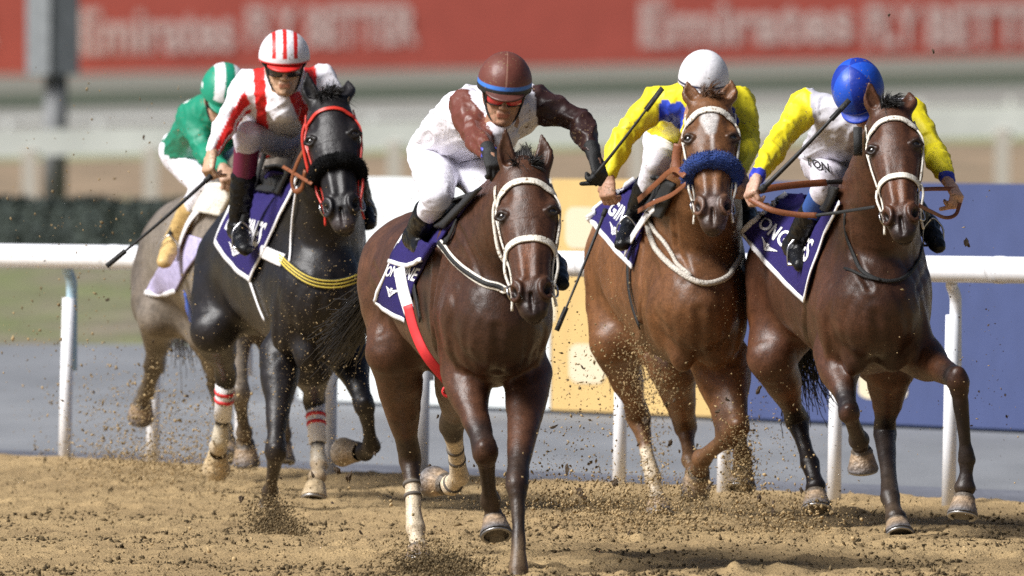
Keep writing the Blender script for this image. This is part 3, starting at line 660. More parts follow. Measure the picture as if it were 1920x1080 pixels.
def make_rider(D0, label, trunk, armsp, legsp, head, jacket, breech, helmet, hands, skin=(.42, .25, .17), boots=True, gloves=(None, None), bootcol=None, sock=None, vox=.009, goggle='lens_dark', cuffs=None, vest=None, scale=1.0):
    s = D0/FP; p3 = lambda q: P(q[0], q[1], D0+q[2])
    Rd = Horse(); Rd.p3 = p3; Rd.s = s
    root = empty('person', p3((trunk[-1][0], trunk[-1][1], trunk[-1][2])), *label); Rd.root = root
    hc = p3(head[0]); R = frame(*head[1]); hs = head[2] if len(head) > 2 else 1.0
    T = [p3(t) for t in trunk]; tr = [(t[3]*s, t[4]*s) for t in trunk]
    A = [[p3(j) for j in a] for a in armsp]; Lg = [[p3(j) for j in a] for a in legsp]; Rd.A = A; Rd.L = Lg
    side = nrm(A[1][0]-A[0][0])
    # ---- skin body: head, neck, trunk, limbs, bare hands in one surface
    B = SDF(); h = human_head(B, hc, R, hs); Rd.h = h; Rd.R = R
    neck0 = h(0, -.045, -.16); B.seg(neck0, T[0], .055, .07, k=.04)
    B.chain(T, [(a*.78, b*.76) for a, b in tr], side, k=.03, n=2)
    hs_out = []
    for i, a in enumerate(A):
        B.seg(T[0]*.75+a[0]*.25, a[0], .05, .045, k=.03); arms_sdf(B, a, .037, .030, .022)
        d, b, q, curl = hands[i]
        if gloves[i] is None: g, t = hand(B, a[2], np.array(d, float), np.array(b, float), q, curl)
        else:
            B.seg(a[2], a[2]+nrm(d)*.05, .024, .02, k=.01)
            Gs = SDF(); Gs.seg(a[2]-nrm(d)*.035, a[2], .029, .028, k=.01); g, t = hand(Gs, a[2], np.array(d, float), np.array(b, float), q, curl, 1.06)
            V, F = Gs.mesh(.0065, proj=2); V += 0; mesh_obj('glove', V, F, gloves[i], root)
        hs_out.append((g, t))
    for l in Lg:
        B.chain([l[0], l[1], l[2]], [.065, .040, .026], k=.03); B.seg(l[2], l[3], .023, .018, k=.02)
    V, F = B.mesh(vox, proj=1); hl = (V-hc)@R; m = (np.linalg.norm(hl, axis=1) < .15*hs)
    for i, a in enumerate(A):
        if gloves[i] is None: m |= (np.linalg.norm(V-(a[2]+nrm(hands[i][0])*.06), axis=1) < .12)
    V, F = subdiv(V, F, m[F].all(1)); V = B.project(V, 1, maxstep=.006)
    over = [(h(-.018, .094, -.071), h(.018, .094, -.071), .009, .009, .008, (skin[0]*.85, skin[1]*.45, skin[2]*.45), .8)]
    for q in (-1, 1): over.append((h(q*.018, .098, .020), h(q*.046, .080, .021), .005, .004, .006, (.03, .02, .015), .8))
    mesh_obj('body', V, F, M['skin_attr'], root, paint(B, V, skin, over))
    for q in (-1, 1):
        mb = MB(); sphere(mb, h(q*.032, .074, .003), .0125*hs); mb.build('eye', M['eye'], root)
    # ---- jacket with sleeves
    J = SDF(); J.chain(T, tr, side, k=.03, n=2)
    if len(jacket) > 3: jacket[3](J, p3, s)
    for i, a in enumerate(A):
        J.seg(T[0]*.6+a[0]*.4, a[0], .062*scale, .060*scale, k=.05); arms_sdf(J, [a[0], a[1], a[2]-nrm(a[2]-a[1])*.015], .060*scale, .047*scale, .029, k=.035)
        J.ball(a[0]*.65+a[1]*.35+np.array([0, 0, -.006]), .050*scale, k=.04); J.ball(a[1]*.7+a[2]*.3+np.array([0, 0, -.008]), .042*scale, k=.03)
    J.seg(h(0, -.030, -.150), h(0, -.045, -.19), .062, .075, k=.03)
    V, F = J.mesh(vox*.85, proj=1); G, _ = J.grad(V, .004)
    hl = (V-hc)@R
    V0 = V.copy(); bxy = (V[:, 0]+V[:, 2]*.7); VV = np.stack([bxy*1.0, V[:, 1]*.6, (V[:, 2]-V[:, 0]*.7)*2.6], 1)
    f1 = wob(VV, (7, 7, 7), 1, seed=D0); f2 = wob(VV, (15, 15, 15), 1, seed=D0+3); body_f = np.clip(1-np.abs(f1)*3.4, 0, 1)*.0075+np.clip(1-np.abs(f2)*4, 0, 1)*.0018-.003
    for i, a in enumerate(A):     # creases running round and slanting across each sleeve
        for p_, q_ in ((a[0], a[1]), (a[1], a[2])):
            ax = nrm(q_-p_); L_ = np.linalg.norm(q_-p_); t = (V-p_)@ax; r = V-p_-np.outer(t, ax); rr = np.linalg.norm(r, axis=1); m = (rr < .10) & (t > -.03) & (t < L_+.03)
            if not m.any(): continue
            e1 = nrm(np.cross(ax, (.2, .3, 1))); e2 = np.cross(ax, e1); rn = r[m]/rr[m][:, None]; ang = rn@e1; an2 = rn@e2
            tt = t[m]+ang*.022-an2*.014; Wn = np.stack([tt*8.5, ang*.8, an2*.8], 1); n1_ = wob(Wn, (1, 1, 1), 1, seed=i*9+D0); n2_ = wob(Wn, (2.1, 1.7, 1.7), 1, seed=i*5+D0)
            body_f[m] = np.clip(1-np.abs(n1_)*3.4, 0, 1)*.0085+np.clip(1-np.abs(n2_)*4, 0, 1)*.0022-.003
    V = V+G*(body_f*(1.35 if jacket[0] == 'satin_attr' else 1))[:, None]
    C = jacket[1](V0, p3, A, s, h) if callable(jacket[1]) else paint(J, V, jacket[1], [])
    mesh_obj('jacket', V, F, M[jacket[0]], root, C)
    # ---- breeches
    Bq = SDF(); Bq.chain([T[-2]*.3+T[-1]*.7, T[-1]], [(tr[-1][0]*1.0, tr[-1][1]*1.0)]*2, side, k=.05)
    for l in Lg:
        kn = l[1]; mid = l[0]*.5+l[1]*.5
        e_ = .12 if sock else .42; Bq.chain([l[0], mid, kn, kn*(1-e_)+l[2]*e_], [.098, .084, .062, .056-.01*(e_ > .2)], k=.05, n=2); Bq.ball(kn+nrm(kn-(l[0]+l[2])/2)*.012, .054, k=.02)
    if len(breech) > 1: breech[1](Bq, p3, s)
    Rd.sdf = Bq; Rd.D0 = D0; V, F = Bq.mesh(vox, proj=1); G, _ = Bq.grad(V, .004); f1 = wob(V, (9, 8, 16), 1, seed=5+D0); V = V+G*(np.clip(1-np.abs(f1)*4, 0, 1)*.0045-.0015)[:, None]
    for l in Lg:
        ax = nrm(l[2]-l[1]); t = (V-l[1])@ax; near = np.exp(-(np.linalg.norm(V-l[1], axis=1)/.075)**2); V += G*(near*np.sin(t*110+f1*7)*.0022)[:, None]
    mesh_obj('breeches', V, F, M[breech[0]], root)
    # ---- boots
    for i, l in enumerate(Lg):
        Q = SDF(); kn, an, toe = l[1], l[2], l[3]; top = kn*.45+an*.55 if not sock else kn*.25+an*.75
        a0 = kn*.60+an*.40
        if sock and sock[i]:
            q2 = SDF(); q2.chain([kn*.85+an*.15, kn*.50+an*.50], [.057, .050], k=.02); V, F = q2.mesh(vox, proj=1); mesh_obj('boot_top', V, F, sock[i], root); a0 = kn*.55+an*.45
        Q.chain([a0, a0*.5+an*.5, an], [.056, .049, .039], k=.02); Q.chain([an, an*.4+toe*.6, toe], [(.040, .042), (.038, .034), (.032, .026)], (1, 0, 0), k=.03)
        he = an+nrm(an-toe)*.035+nrm(an-kn)*.02; Q.ball(he, .034, k=.03)
        V, F = Q.mesh(vox*.9, proj=1); G, _ = Q.grad(V, .004); f1 = wob(V, (24, 24, 30), 1, seed=9); V = V+G*((1-np.abs(f1)*2.6)*.004)[:, None]
        mesh_obj('boot', V, F, bootcol or M['boot'], root)
    # ---- helmet (silk cap over a shell), peak, goggles, chin strap
    hel = helmet(h, R, hs, root) if callable(helmet) else None
    Rd.hands = hs_out
    goggles(h, hs, root, goggle, z=-.008)
    mb = MB()
    for q in (-1, 1): mb.tube(catmull([h(q*.084, .0, .03), h(q*.074, .012, -.03), h(q*.050, .050, -.092), h(0, .078, -.118)], 6), .0045, k=6)
    mb.build('chin_strap', M['black_leather'], root)
    return Rd
def dome(h, colfn, name, m, root, rx=.107, ry=.127, rz=.130, cz=.028, cut=-.10, back=-.45, pf=2.15, n=120, nv=46, ridge=None):
    V = []; C = []; F = []
    for i in range(nv+1):
        for j in range(n):
            ph = 2*math.pi*j/n; fr = math.sin(ph); lim = math.acos(np.clip((cut if fr > 0 else cut+(back-cut)*(-fr)**.8), -1, 1)); th = lim*i/nv
            st, ct = math.sin(th), math.cos(th); e = 2/pf
            x = rx*st*math.cos(ph); y = ry*st*fr; z = rz*(abs(ct)**e*(1 if ct > 0 else -1)) if ct > 0 else rz*ct
            rr = 1+(ridge(ph, th) if ridge else 0); V.append(h(x*rr, y*rr, cz+z*rr)); C.append(colfn(ph, th, x, y, z))
    for i in range(nv):
        for j in range(n): F.append((i*n+j, (i+1)*n+j, (i+1)*n+(j+1) % n, i*n+(j+1) % n))
    k = len(V)
    for j in range(n):      # turned-in rim
        v = np.array(V[nv*n+j]); c = h(0, 0, cz); V.append(v+(c-v)*.10+(h(0, 0, 0)-h(0, 0, .004))); C.append((.01, .01, .01))
    for j in range(n): F.append((nv*n+j, k+j, k+(j+1) % n, nv*n+(j+1) % n))
    return mesh_obj(name, V, F, m, root, np.array(C))
def peak(h, col, root, name='helmet_peak', L=.045, z0=.022, w=.85, rx=.100, ry=.122):
    V = []; C = []; F = []; n = 24
    for i in range(6):
        t = i/5
        for j in range(n+1):
            a = math.pi/2+(j/n-.5)*2*w; f = math.cos((j/n-.5)*math.pi)**.6
            V.append(h((rx+L*t*f*.6)*math.cos(a), (ry-.004+L*t*f)*math.sin(a), z0-.018*t*f)); C.append(col)
    m0 = len(V); V += [np.array(v)+(h(0, 0, 0)-h(0, 0, .006)) for v in V]; C = C*2
    for i in range(5):
        for j in range(n):
            a = i*(n+1)+j; F += [(a, a+n+1, a+n+2, a+1), (a+m0, a+m0+1, a+m0+n+2, a+m0+n+1)]
    for j in range(n): F.append((5*(n+1)+j, 5*(n+1)+j+m0, 5*(n+1)+j+1+m0, 5*(n+1)+j+1))
    return mesh_obj(name, V, F, M['shell_attr'], root, np.array(C))
def goggles(h, hs, root, lens, z=.0, up=False):
    V = []; F = []; n = 26
    for i in range(7):
        for j in range(n+1):
            a = math.pi/2+(j/n-.5)*2*.98; zz = (i/6-.5)*.050; notch = .010*math.exp(-((j/n-.5)/.10)**2)*(1-i/6)
            bl = 1-.9*((i/6-.5)*2)**4*.12; V.append(h(.084*math.cos(a)*bl, (.090*math.sin(a)+.022)*bl, z+zz+notch+.003))
    for i in range(6):
        for j in range(n): a = i*(n+1)+j; F.append((a, a+1, a+n+2, a+n+1))
    o = mesh_obj('goggles', V, F, M[lens], root)
    mb = MB(); V = np.array(V).reshape(7, n+1, 3)
    mb.tube(np.vstack([V[0], V[:, -1][1:], V[-1][::-1][1:], V[:, 0][::-1][1:-1]]), .004, k=5); mb.build('goggle_frame', M['rubber'], o)
    for q in (-1, 1): mb = MB(); mb.tube([h(q*.078, .035, .0), h(q*.090, .0, .006), h(q*.092, -.03, .02)], .006, k=6); mb.build('goggle_strap', M['rubber'], o)
def whip(p0, p1, label, grip=.0, r=.006):
    mb = MB(); t = empty('riding_whip', p0, label, 'whip', 'riding whips'); a, b = np.array(p0), np.array(p1); L = np.linalg.norm(b-a)
    pts = [a*(1-u)+b*u+np.array([0, 0, math.sin(u*math.pi)*-.012*L]) for u in np.linspace(0, 1, 9)]
    mb.tube(pts, np.linspace(r*1.3, r*.7, 9), k=8); mb.build('shaft', M['rubber'], t)
    mb = MB(); mb.tube([pts[0], pts[0]*.75+pts[2]*.25], [r*1.9, r*1.7], k=8); mb.build('grip', M['black_leather'], t)
    mb = MB(); d = nrm(pts[-1]-pts[-2]); mb.hull(pts[-1]-d*.06, pts[-1]+d*.05, .022, .006, (0, .3, 1)); mb.build('flap', M['black_leather'], t)
    return t
# ---------------------------------------------------------------- the leading bay horse and its rider
def build_h3():
    D = 81.0
    H = make_horse(D,
        torso=[(935,600,-.08,85,95),(925,585,.22,112,140),(900,565,.6,115,160),(862,550,1.1,124,150),(825,520,1.6,122,125),(803,505,2.0,128,112),(792,530,2.35,100,95)],
        neck=[(980,350,-.42,46,62),(958,400,-.22,58,92),(930,465,.1,84,120),(905,500,.5,85,100)],
        head=((984,318,-.48),(997,588,-.80)), twist=math.radians(8), hw=1.17,
        fores=[[(868,690,.22),(908,845,-.12),(921,940,.08),(927,972,.10),(931,1006,.06)],
               [(992,700,.18),(971,905,-.30),(972,1068,-.45),(971,1105,-.5),(969,1135,-.55)]],
        hinds=[[(770,540,2.0),(738,660,1.72),(768,858,2.15),(779,990,2.0),(783,1026,1.95),(786,1062,1.9)],
               [(868,560,1.95),(868,700,1.65),(846,795,2.3),(862,893,2.6),(846,910,2.7),(818,902,2.8)]],
        base=(.066,.0275,.0145), label=('dark bay racehorse galloping in front, white bridle, two white hind socks','horse','galloping racehorses'),
        over=lambda H: [(H.p3((722,540,1.95)), H.p3((760,470,1.9)), .16, .16, .25, (.145,.062,.028), .85), (H.p3((735,640,1.8)), H.p3((745,720,1.9)), .12, .08, .15, (.125,.054,.024), .8), (H.p3((815,560,.8)), H.p3((790,620,1.2)), .12, .12, .2, (.115,.045,.022), .7), (H.h(-.01,.01,.34), H.h(-.01,.01,.48), .022, .018, .04, (.17,.062,.026), .7), (H.h(-.04,.0,.14), H.h(-.03,.0,.24), .025, .02, .05, (.11,.05,.028), .6), (H.p3((940,560,-.1)), H.p3((950,660,-.1)), .12, .12, .2, (.020,.0125,.0095), .85)],  # chest darker, partly painted shade; rump and flank redder, lit side painted in
        grooves=[([(838,430),(818,500),(812,580),(822,660)], .016, .022), ([(860,430),(880,470),(900,520)], .008, .014), ([(700,500),(720,560),(715,620)], .008, .02)],
        sock=[((.62,.52,.38),2,1.55,3,.065),((.62,.52,.38),3,1.35,3,.065)],
        muscles=[((868,610,.02),(42,40,75),(872,700,.1),.05),((985,610,.0),(38,38,75),(992,700,.1),.05),
                 ((895,655,-.02),(30,30,45),None,.04),((965,655,-.02),(28,30,45),None,.04),
                 ((726,530,1.9),(42,46,80),(738,630,1.75),.09),((845,510,.28),(30,60,80),None,.06)],
        ears=((.0,.35),(.008,.1)), point=(.02,.013,.011), dust=.5,
        tail=[(780,450,2.42),(735,500,2.8),(690,570,3.1),(655,625,3.3),(625,660,3.45)])

    br = bridle(H, 'white leather bridle on the leading dark bay horse', 'white_leather')
    # ---- saddle cloth, saddle, girth
    sc = empty('saddle_cloth', H.p3((760,500,1.0)), 'navy saddle cloth with white edge and lettering under the rider in brown sleeves', 'saddle cloth', 'saddle cloths')
    Q, N = sheet(H, [[(812,392),(850,380),(888,372)],[(768,432),(806,425),(846,424)],[(742,472),(776,468),(812,468)],[(722,520),(748,522),(778,530)],[(704,566),(730,585),(762,600)]], 22, 34, off=.008, wav=.008)
    sheet_mesh(Q, N, .006, 'cloth', M['navy_cloth'], sc)
    mb = MB()
    for row in (Q[-1]+N[-1]*.007, (Q[:, 0]+N[:, 0]*.007)): V, F = ribbon(row, N[-1] if row is not None and len(row) == len(N[-1]) else N[:, 0], .020, .004); mb.add(V, F)
    mb.build('white_edging', M['white_cloth'], sc)
    sheet_text(Q, N, 'ONGINES', .56, .70, .26, .13, 0, parent=sc, bold=.02); longines_mark(Q, N, .42, .86, .36, .15, 0, sc)
    sd = empty('saddle', H.p3((850,400,.8)), 'small black racing saddle under the rider in brown sleeves', 'saddle', 'racing saddles')
    Q, N = sheet(H, [[(800,385),(850,372),(905,352)],[(780,412),(822,404),(868,392)],[(768,438),(800,430),(835,425)]], 14, 12, off=.022, wav=.004)
    sheet_mesh(Q, N, .012, 'seat', M['black_leather'], sd)
    Q, N = sheet(H, [[(752,460),(790,455),(818,455)],[(740,480),(775,478),(806,476)],[(737,492),(765,499),(797,490)]], 12, 8, off=.035, wav=.004)
    o = sheet_mesh(Q, N, .018, 'pad', M['navy_cloth'], sd)
    mb = MB(); V, F = ribbon(Q[-1]+N[-1]*.015, N[-1], .018, .008); mb.add(V, F); mb.build('pad_edging', M['white_cloth'], o)
    mb = MB(); free_strap(H, mb, [(748,502,.42),(756,545,.36),(768,586,.30)], .052, (-.5, -1, .1)); mb.build('girth', M['white_cloth'], sd)
    mb = MB(); free_strap(H, mb, [(764,572,.30),(778,622,.28),(800,668,.26),(838,714,.30)], .042, (-.5, -1, .1)); mb.build('surcingle', M['red_web'], sd)
    mb = MB(); strap(mb, H, [(776,500),(784,560),(792,600)], .035, off=.010); mb.build('saddle_flap', M['black_leather'], sd)
    J = H.legs[2][1]; K = H.legs[3][1]
    for a, b, f, r_ in ((J[1], J[2], .36, .0365), (J[1], J[2], .53, .0365), (K[1], K[2], .45, .0365), (K[1], K[2], .66, .0365), (K[2], K[3], .75, .043)):
        mb = MB(); mb.tube([a*(1-f)+b*f, a*(1-f-.04)+b*(f+.04)], [r_, r_], k=18); mb.build('tape_band', M['grey_tape'], H.root)
    mb = MB(); torus(mb, H.p3((840,734,.3)), (0, 1, .2), .020, .006); mb.build('buckle_ring', M['red_web'], sd)
    bp = empty('breastplate', H.p3((880,500,.1)), 'black and white breastplate strap across the leading horse\'s chest', 'breastplate', 'breastplates')
    mb = MB(); pp = [(826,456),(850,486),(880,512),(912,533),(948,549),(975,553)]; strap(mb, H, pp, .034, off=.006); mb.build('strap', M['white_leather'], bp)
    mb = MB(); strap(mb, H, pp, .018, off=.011); mb.build('strap_centre', M['black_leather'], bp)
    mb = MB(); strap(mb, H, [(868,378),(862,410),(850,440),(838,455)], .028, off=.012); mb.build('strap', M['black_leather'], bp)
    return H
def rider3():
    D = 81.0
    brown = (.13, .038, .026)
    def jc(V, p3, A, s, h):
        C = np.tile((.74, .72, .78), (len(V), 1)); 
        for i, (a, e, w) in enumerate(A):
            dn = nrm(e-a); n_ = nrm(a-(A[0][0]+A[1][0])/2); X, Y, Z = V.T
            d = np.minimum(Seg(a, e, .075, .07).d(X, Y, Z), Seg(e, w, .07, .05).d(X, Y, Z)); cut = ((V-a)@nrm(dn+n_*.8))+.012
            k = (d < -.003) & (cut > 0)
            C[k] = brown if i == 0 else (.035, .014, .012)  # second sleeve: same brown, painted darker for its shaded side
            wr = (np.linalg.norm(V-w, axis=1) < .034) & (i == 0); C[wr] = (.07, .09, .5)
            wr = (np.linalg.norm(V-w, axis=1) < .022) & (i == 0); C[wr] = (.75, .72, .7)
        return C
    def hel(h, R, hs, root):
        def cf(ph, th, x, y, z):
            zz = z+.028
            if zz < .036+.018*max(0, -y/.12): return (.02, .02, .022)
            if zz < .054+.018*max(0, -y/.12): return (.05, .19, .62)
            return (.135, .042, .030) if abs(x) > .0012 or y < 0 else (.3, .16, .12)
        rd = lambda ph, th: .006*math.exp(-(math.sin(th)*math.cos(ph)*.106/.012)**2)+.003*math.sin(ph*9+th*7)*math.sin(th)
        dome(h, cf, 'helmet', M['shell_attr'], root, ridge=rd); peak(h, (.10, .035, .025), root, z0=.028)
    r = make_rider(D, ('rider in white with brown sleeves and brown helmet on the leading horse','person','jockeys'),
        trunk=[(950,208,.10,50,42),(940,218,.2,72,52),(898,220,.42,80,62),(865,245,.62,72,58),(842,278,.85,72,55)],
        armsp=[[(876,200,.18),(893,258,.0),(918,287,-.22)],[(1002,192,.15),(1090,228,.05),(1113,290,-.10)]],
        legsp=[[(812,292,.85),(820,368,.30),(777,446,.70),(792,470,.52)],[(880,300,.80),(925,372,.38),(1040,500,.70),(1052,532,.50)]],
        head=((945,172,-.06),(16,3,4)), jacket=('satin_attr', jc, 0), breech=('breech_white',),
        helmet=hel, hands=[((.25,-.75,-.5),(.1,-.45,.85),-1,.95),((.28,-.45,-.8),(.7,-.6,.15),-1,1.15)], gloves=(M['black_leather'], M['black_leather']), goggle='lens_red', skin=(.36,.19,.12))
    g, t = r.hands[1]
    whip(r.p3((1108,338,-.22)), r.p3((1228,184,-.30)), 'black riding whip raised in the gloved hand of the brown-sleeved rider')
    return r
# ---------------------------------------------------------------- shared tack helpers
def free_strap(H, mb, pts, w, normal=(-.4, -1, .2), th=.003, n=6):
    q = catmull([H.p3(p) for p in pts], n); V, F = ribbon(q, np.tile(nrm(normal), (len(q), 1)), w, th); mb.add(V, F)
def cloth(H, rows, at, label, txt, tu, tv, su, sv, m='navy_cloth', edges=('b', 'l'), mark=None, ew=.022, wav=.010, off=.008, nu=26, nv=30, ang=0):
    sc = empty('saddle_cloth', H.p3(at), label, 'saddle cloth', 'saddle cloths')
    Q, N = sheet(H, rows, nu, nv, off=off, wav=wav); sheet_mesh(Q, N, .006, 'cloth', M[m], sc); mb = MB()
    for e in edges:
        a, b = {'b': (Q[-1], N[-1]), 'l': (Q[:, 0], N[:, 0]), 'r': (Q[:, -1], N[:, -1]), 't': (Q[0], N[0])}[e]
        V, F = ribbon(a+b*.007, b, ew, .004); mb.add(V, F); mb.build('white_edging', M['white_cloth'], sc); mb = MB()
    if txt: sheet_text(Q, N, txt, tu, tv, su, sv, ang, parent=sc, bold=.02)
    if mark: longines_mark(Q, N, *mark, 0, sc)
    return sc, Q, N
def saddle(H, rows, at, label, m='black_leather'):
    sd = empty('saddle', H.p3(at), label, 'saddle', 'racing saddles'); Q, N = sheet(H, rows, 14, 12, off=.022, wav=.004); sheet_mesh(Q, N, .012, 'seat', M[m], sd); return sd
def stirrup(sd, r, i):
    a, t = r.L[i][2], r.L[i][3]; c = a*.45+t*.55; mb = MB(); s_ = nrm(np.cross(t-a, (0, 0, 1)))*.042; dz = np.array([0, 0, 1.])
    pts = [c-s_-dz*.03, c-s_*1.0+dz*.03, c-s_*.6+dz*.06, c+dz*.08, c+s_*.6+dz*.06, c+s_+dz*.03, c+s_-dz*.03]
    mb.tube(catmull(pts, 5), .0042, k=6); mb.hull(c-s_-dz*.033, c+s_-dz*.033, .028, .010, (0, 1, 0)); mb.build('stirrup', M['metal'], sd)
    mb = MB(); top = r.L[i][0]*.35+r.L[i][1]*.65+np.array([0, .12, -.05]); mb.hull(c+dz*.078, top, .022, .004, (1, 0, 0)); mb.build('stirrup_leather', M['black_leather'], sd)
def plain_col(fn):
    return fn
def halves(cols, band=None, seam=.0, nseg=6, off=0):
    def cf(ph, th, x, y, z):
        if band is not None and z+.028 < band[0]+.018*max(0, -y/.12): return band[1]
        k = int(((ph+off)/(2*math.pi)*nseg)) % nseg; return cols[k % len(cols)]
    return cf
def seams(nseg, off=0, d=.004):
    return lambda ph, th: -d*math.exp(-((((ph+off)/(2*math.pi)*nseg+.5) % 1-.5)/.05)**2)*min(1, th*2)+.002*math.sin(ph*7+th*9)*math.sin(th)
def armpick(V, A, r=.01, grow=.0):
    out = []; X, Y, Z = V.T
    for i, (a, e, w) in enumerate(A):
        dn = nrm(e-a); n_ = nrm(a-(A[0][0]+A[1][0])/2); d = np.minimum(Seg(a, e, .075, .07).d(X, Y, Z), Seg(e, w, .07, .05).d(X, Y, Z))
        out.append((d < -.002) & ((((V-a)@nrm(dn+n_*.8))+.012+grow) > 0))
    return out
def rein(H, mb, pts, w=.018, n=6): free_strap(H, mb, pts, w, (-.15, -1, .15), .004, n)

# ---------------------------------------------------------------- bay horse on the right, rider in yellow with the blue cap
def build_h5():
    D = 85.5
    H = make_horse(D,
        torso=[(1640,575,-.08,85,95),(1636,560,.22,112,140),(1615,545,.6,114,152),(1580,530,1.1,120,146),(1545,512,1.6,120,125),(1525,500,2.0,122,112),(1513,530,2.35,96,95)],
        neck=[(1668,240,-.38,42,58),(1655,310,-.2,56,85),(1642,410,.08,82,118),(1620,455,.5,88,98)],
        head=((1669,203,-.46),(1692,440,-.80)), twist=math.radians(9), hw=1.12,
        fores=[[(1566,660,.22),(1592,772,-.12),(1611,826,.06),(1616,846,.12),(1618,878,.14)],
               [(1716,660,.15),(1796,712,-.30),(1813,862,-.22),(1810,912,-.22),(1804,968,-.26)]],
        hinds=[[(1490,540,2.0),(1448,670,1.72),(1494,785,2.2),(1518,868,2.05),(1529,912,1.98),(1531,957,1.93)],
               [(1620,600,1.7),(1668,690,1.25),(1659,808,1.55),(1670,932,1.12),(1680,972,1.02),(1687,1008,.96)]],
        base=(.072,.0285,.0145), label=('dark bay racehorse on the right with a white bridle and all-black lower legs','horse','galloping racehorses'),
        over=lambda H: [(H.p3((1450,600,1.9)), H.p3((1480,720,1.9)), .12, .06, .12, (.19,.072,.024), .85), (H.p3((1745,690,-.1)), H.p3((1770,700,-.2)), .05, .04, .08, (.13,.05,.02), .6),
                        (H.p3((1645,720,1.2)), H.p3((1665,740,1.2)), .06, .05, .06, (.10,.036,.014), .6), (H.h(0,.01,.36), H.h(0,.01,.48), .030, .026, .05, (.17,.058,.022), .7), (H.h(-.03,.01,.12), H.h(-.03,.01,.26), .022, .02, .05, (.13,.048,.02), .6), (H.p3((1640,540,-.1)), H.p3((1650,660,-.1)), .12, .12, .2, (.020,.0125,.0095), .85)],  # last overlay: dark chest, partly shade painted into the coat
        muscles=[((1574,600,.02),(42,40,75),(1572,690,.1),.05),((1700,610,.02),(38,38,70),(1730,690,.0),.05),((1605,660,-.02),(26,28,42),None,.04),((1672,655,-.02),(28,30,42),None,.04),
                 ((1450,530,1.9),(40,44,80),(1455,640,1.75),.09)],
        ears=((-.012,.3),(.018,-.1)), point=(.012,.011,.012), dust=.22, grooves=[([(1526,470),(1514,530),(1510,600),(1520,650)], .014, .02), ([(1590,420),(1600,480),(1630,540)], .008, .014)], earlen=.115,
        tail=[(1508,470,2.4),(1512,560,2.62),(1515,640,2.7),(1512,700,2.75),(1530,745,2.8)])
    bridle(H, 'white bridle on the bay horse furthest to the right', 'white_leather', noseat=.345, bw=.024, throat=())
    br = H.bridle; mb = MB(); rein(H, mb, [(1640,388,-.72),(1600,394,-.55),(1568,399,-.45),(1530,404,-.4)], .014); mb.build('rein', M['black_leather'], br)
    mb = MB(); rein(H, mb, [(1532,404,-.4),(1490,402,-.4),(1445,393,-.4),(1405,372,-.35)], .024); mb.build('rein_grip', M['brown_leather'], br)
    mb = MB(); rein(H, mb, [(1412,360,-.35),(1450,352,-.3),(1500,346,-.2),(1550,342,-.1)], .030); mb.build('rein_grip', M['brown_leather'], br)
    mb = MB(); rein(H, mb, [(1549,342,-.1),(1575,341,-.05),(1600,344,0)], .020); mb.build('rein', M['black_leather'], br)
    mb = MB(); rein(H, mb, [(1722,355,-.5),(1755,354,-.4),(1792,354,-.32)], .018); mb.build('rein_grip', M['brown_leather'], br)
    mb = MB(); rein(H, mb, [(1723,385,-.72),(1745,396,-.6),(1772,408,-.45),(1792,402,-.4),(1800,380,-.36)], .016); mb.build('rein', M['brown_leather'], br)
    mb = MB(); mb.hull(H.p3((1608,240,-.40)), H.p3((1609,290,-.42)), .035, .05, (1, 0, 0)); mb.build('blinker_cup', M['black_leather'], br)
    sc, Q, N = cloth(H, [[(1475,362),(1520,366),(1578,380)],[(1432,396),(1490,430),(1548,440)],[(1391,434),(1446,500),(1509,563)]], (1470,440,.9),
        'navy saddle cloth with white edge and lettering under the blue-capped rider', 'ONGINES', .50, .66, .19, .26, edges=('b','r','l'), mark=(.36,.86,.20,.20))
    sd = saddle(H, [[(1530,350),(1552,348),(1574,352)],[(1522,375),(1542,375),(1562,380)],[(1518,392),(1536,394),(1552,398)]], (1560,370,.7), 'small black racing saddle under the blue-capped rider')
    bp = empty('breastplate', H.p3((1650,500,0)), 'thin black yoke strap looped round the right-hand bay horse\'s neck', 'breastplate', 'breastplates')
    mb = MB(); strap(mb, H, [(1586,400),(1590,450),(1612,505),(1650,526),(1690,524),(1715,500),(1728,460)], .017); mb.build('strap', M['black_leather'], bp)
    mb = MB(); strap(mb, H, [(1586,505),(1620,520),(1650,527)], .012, off=.009); mb.build('strap', M['black_leather'], bp)
    return H, sd
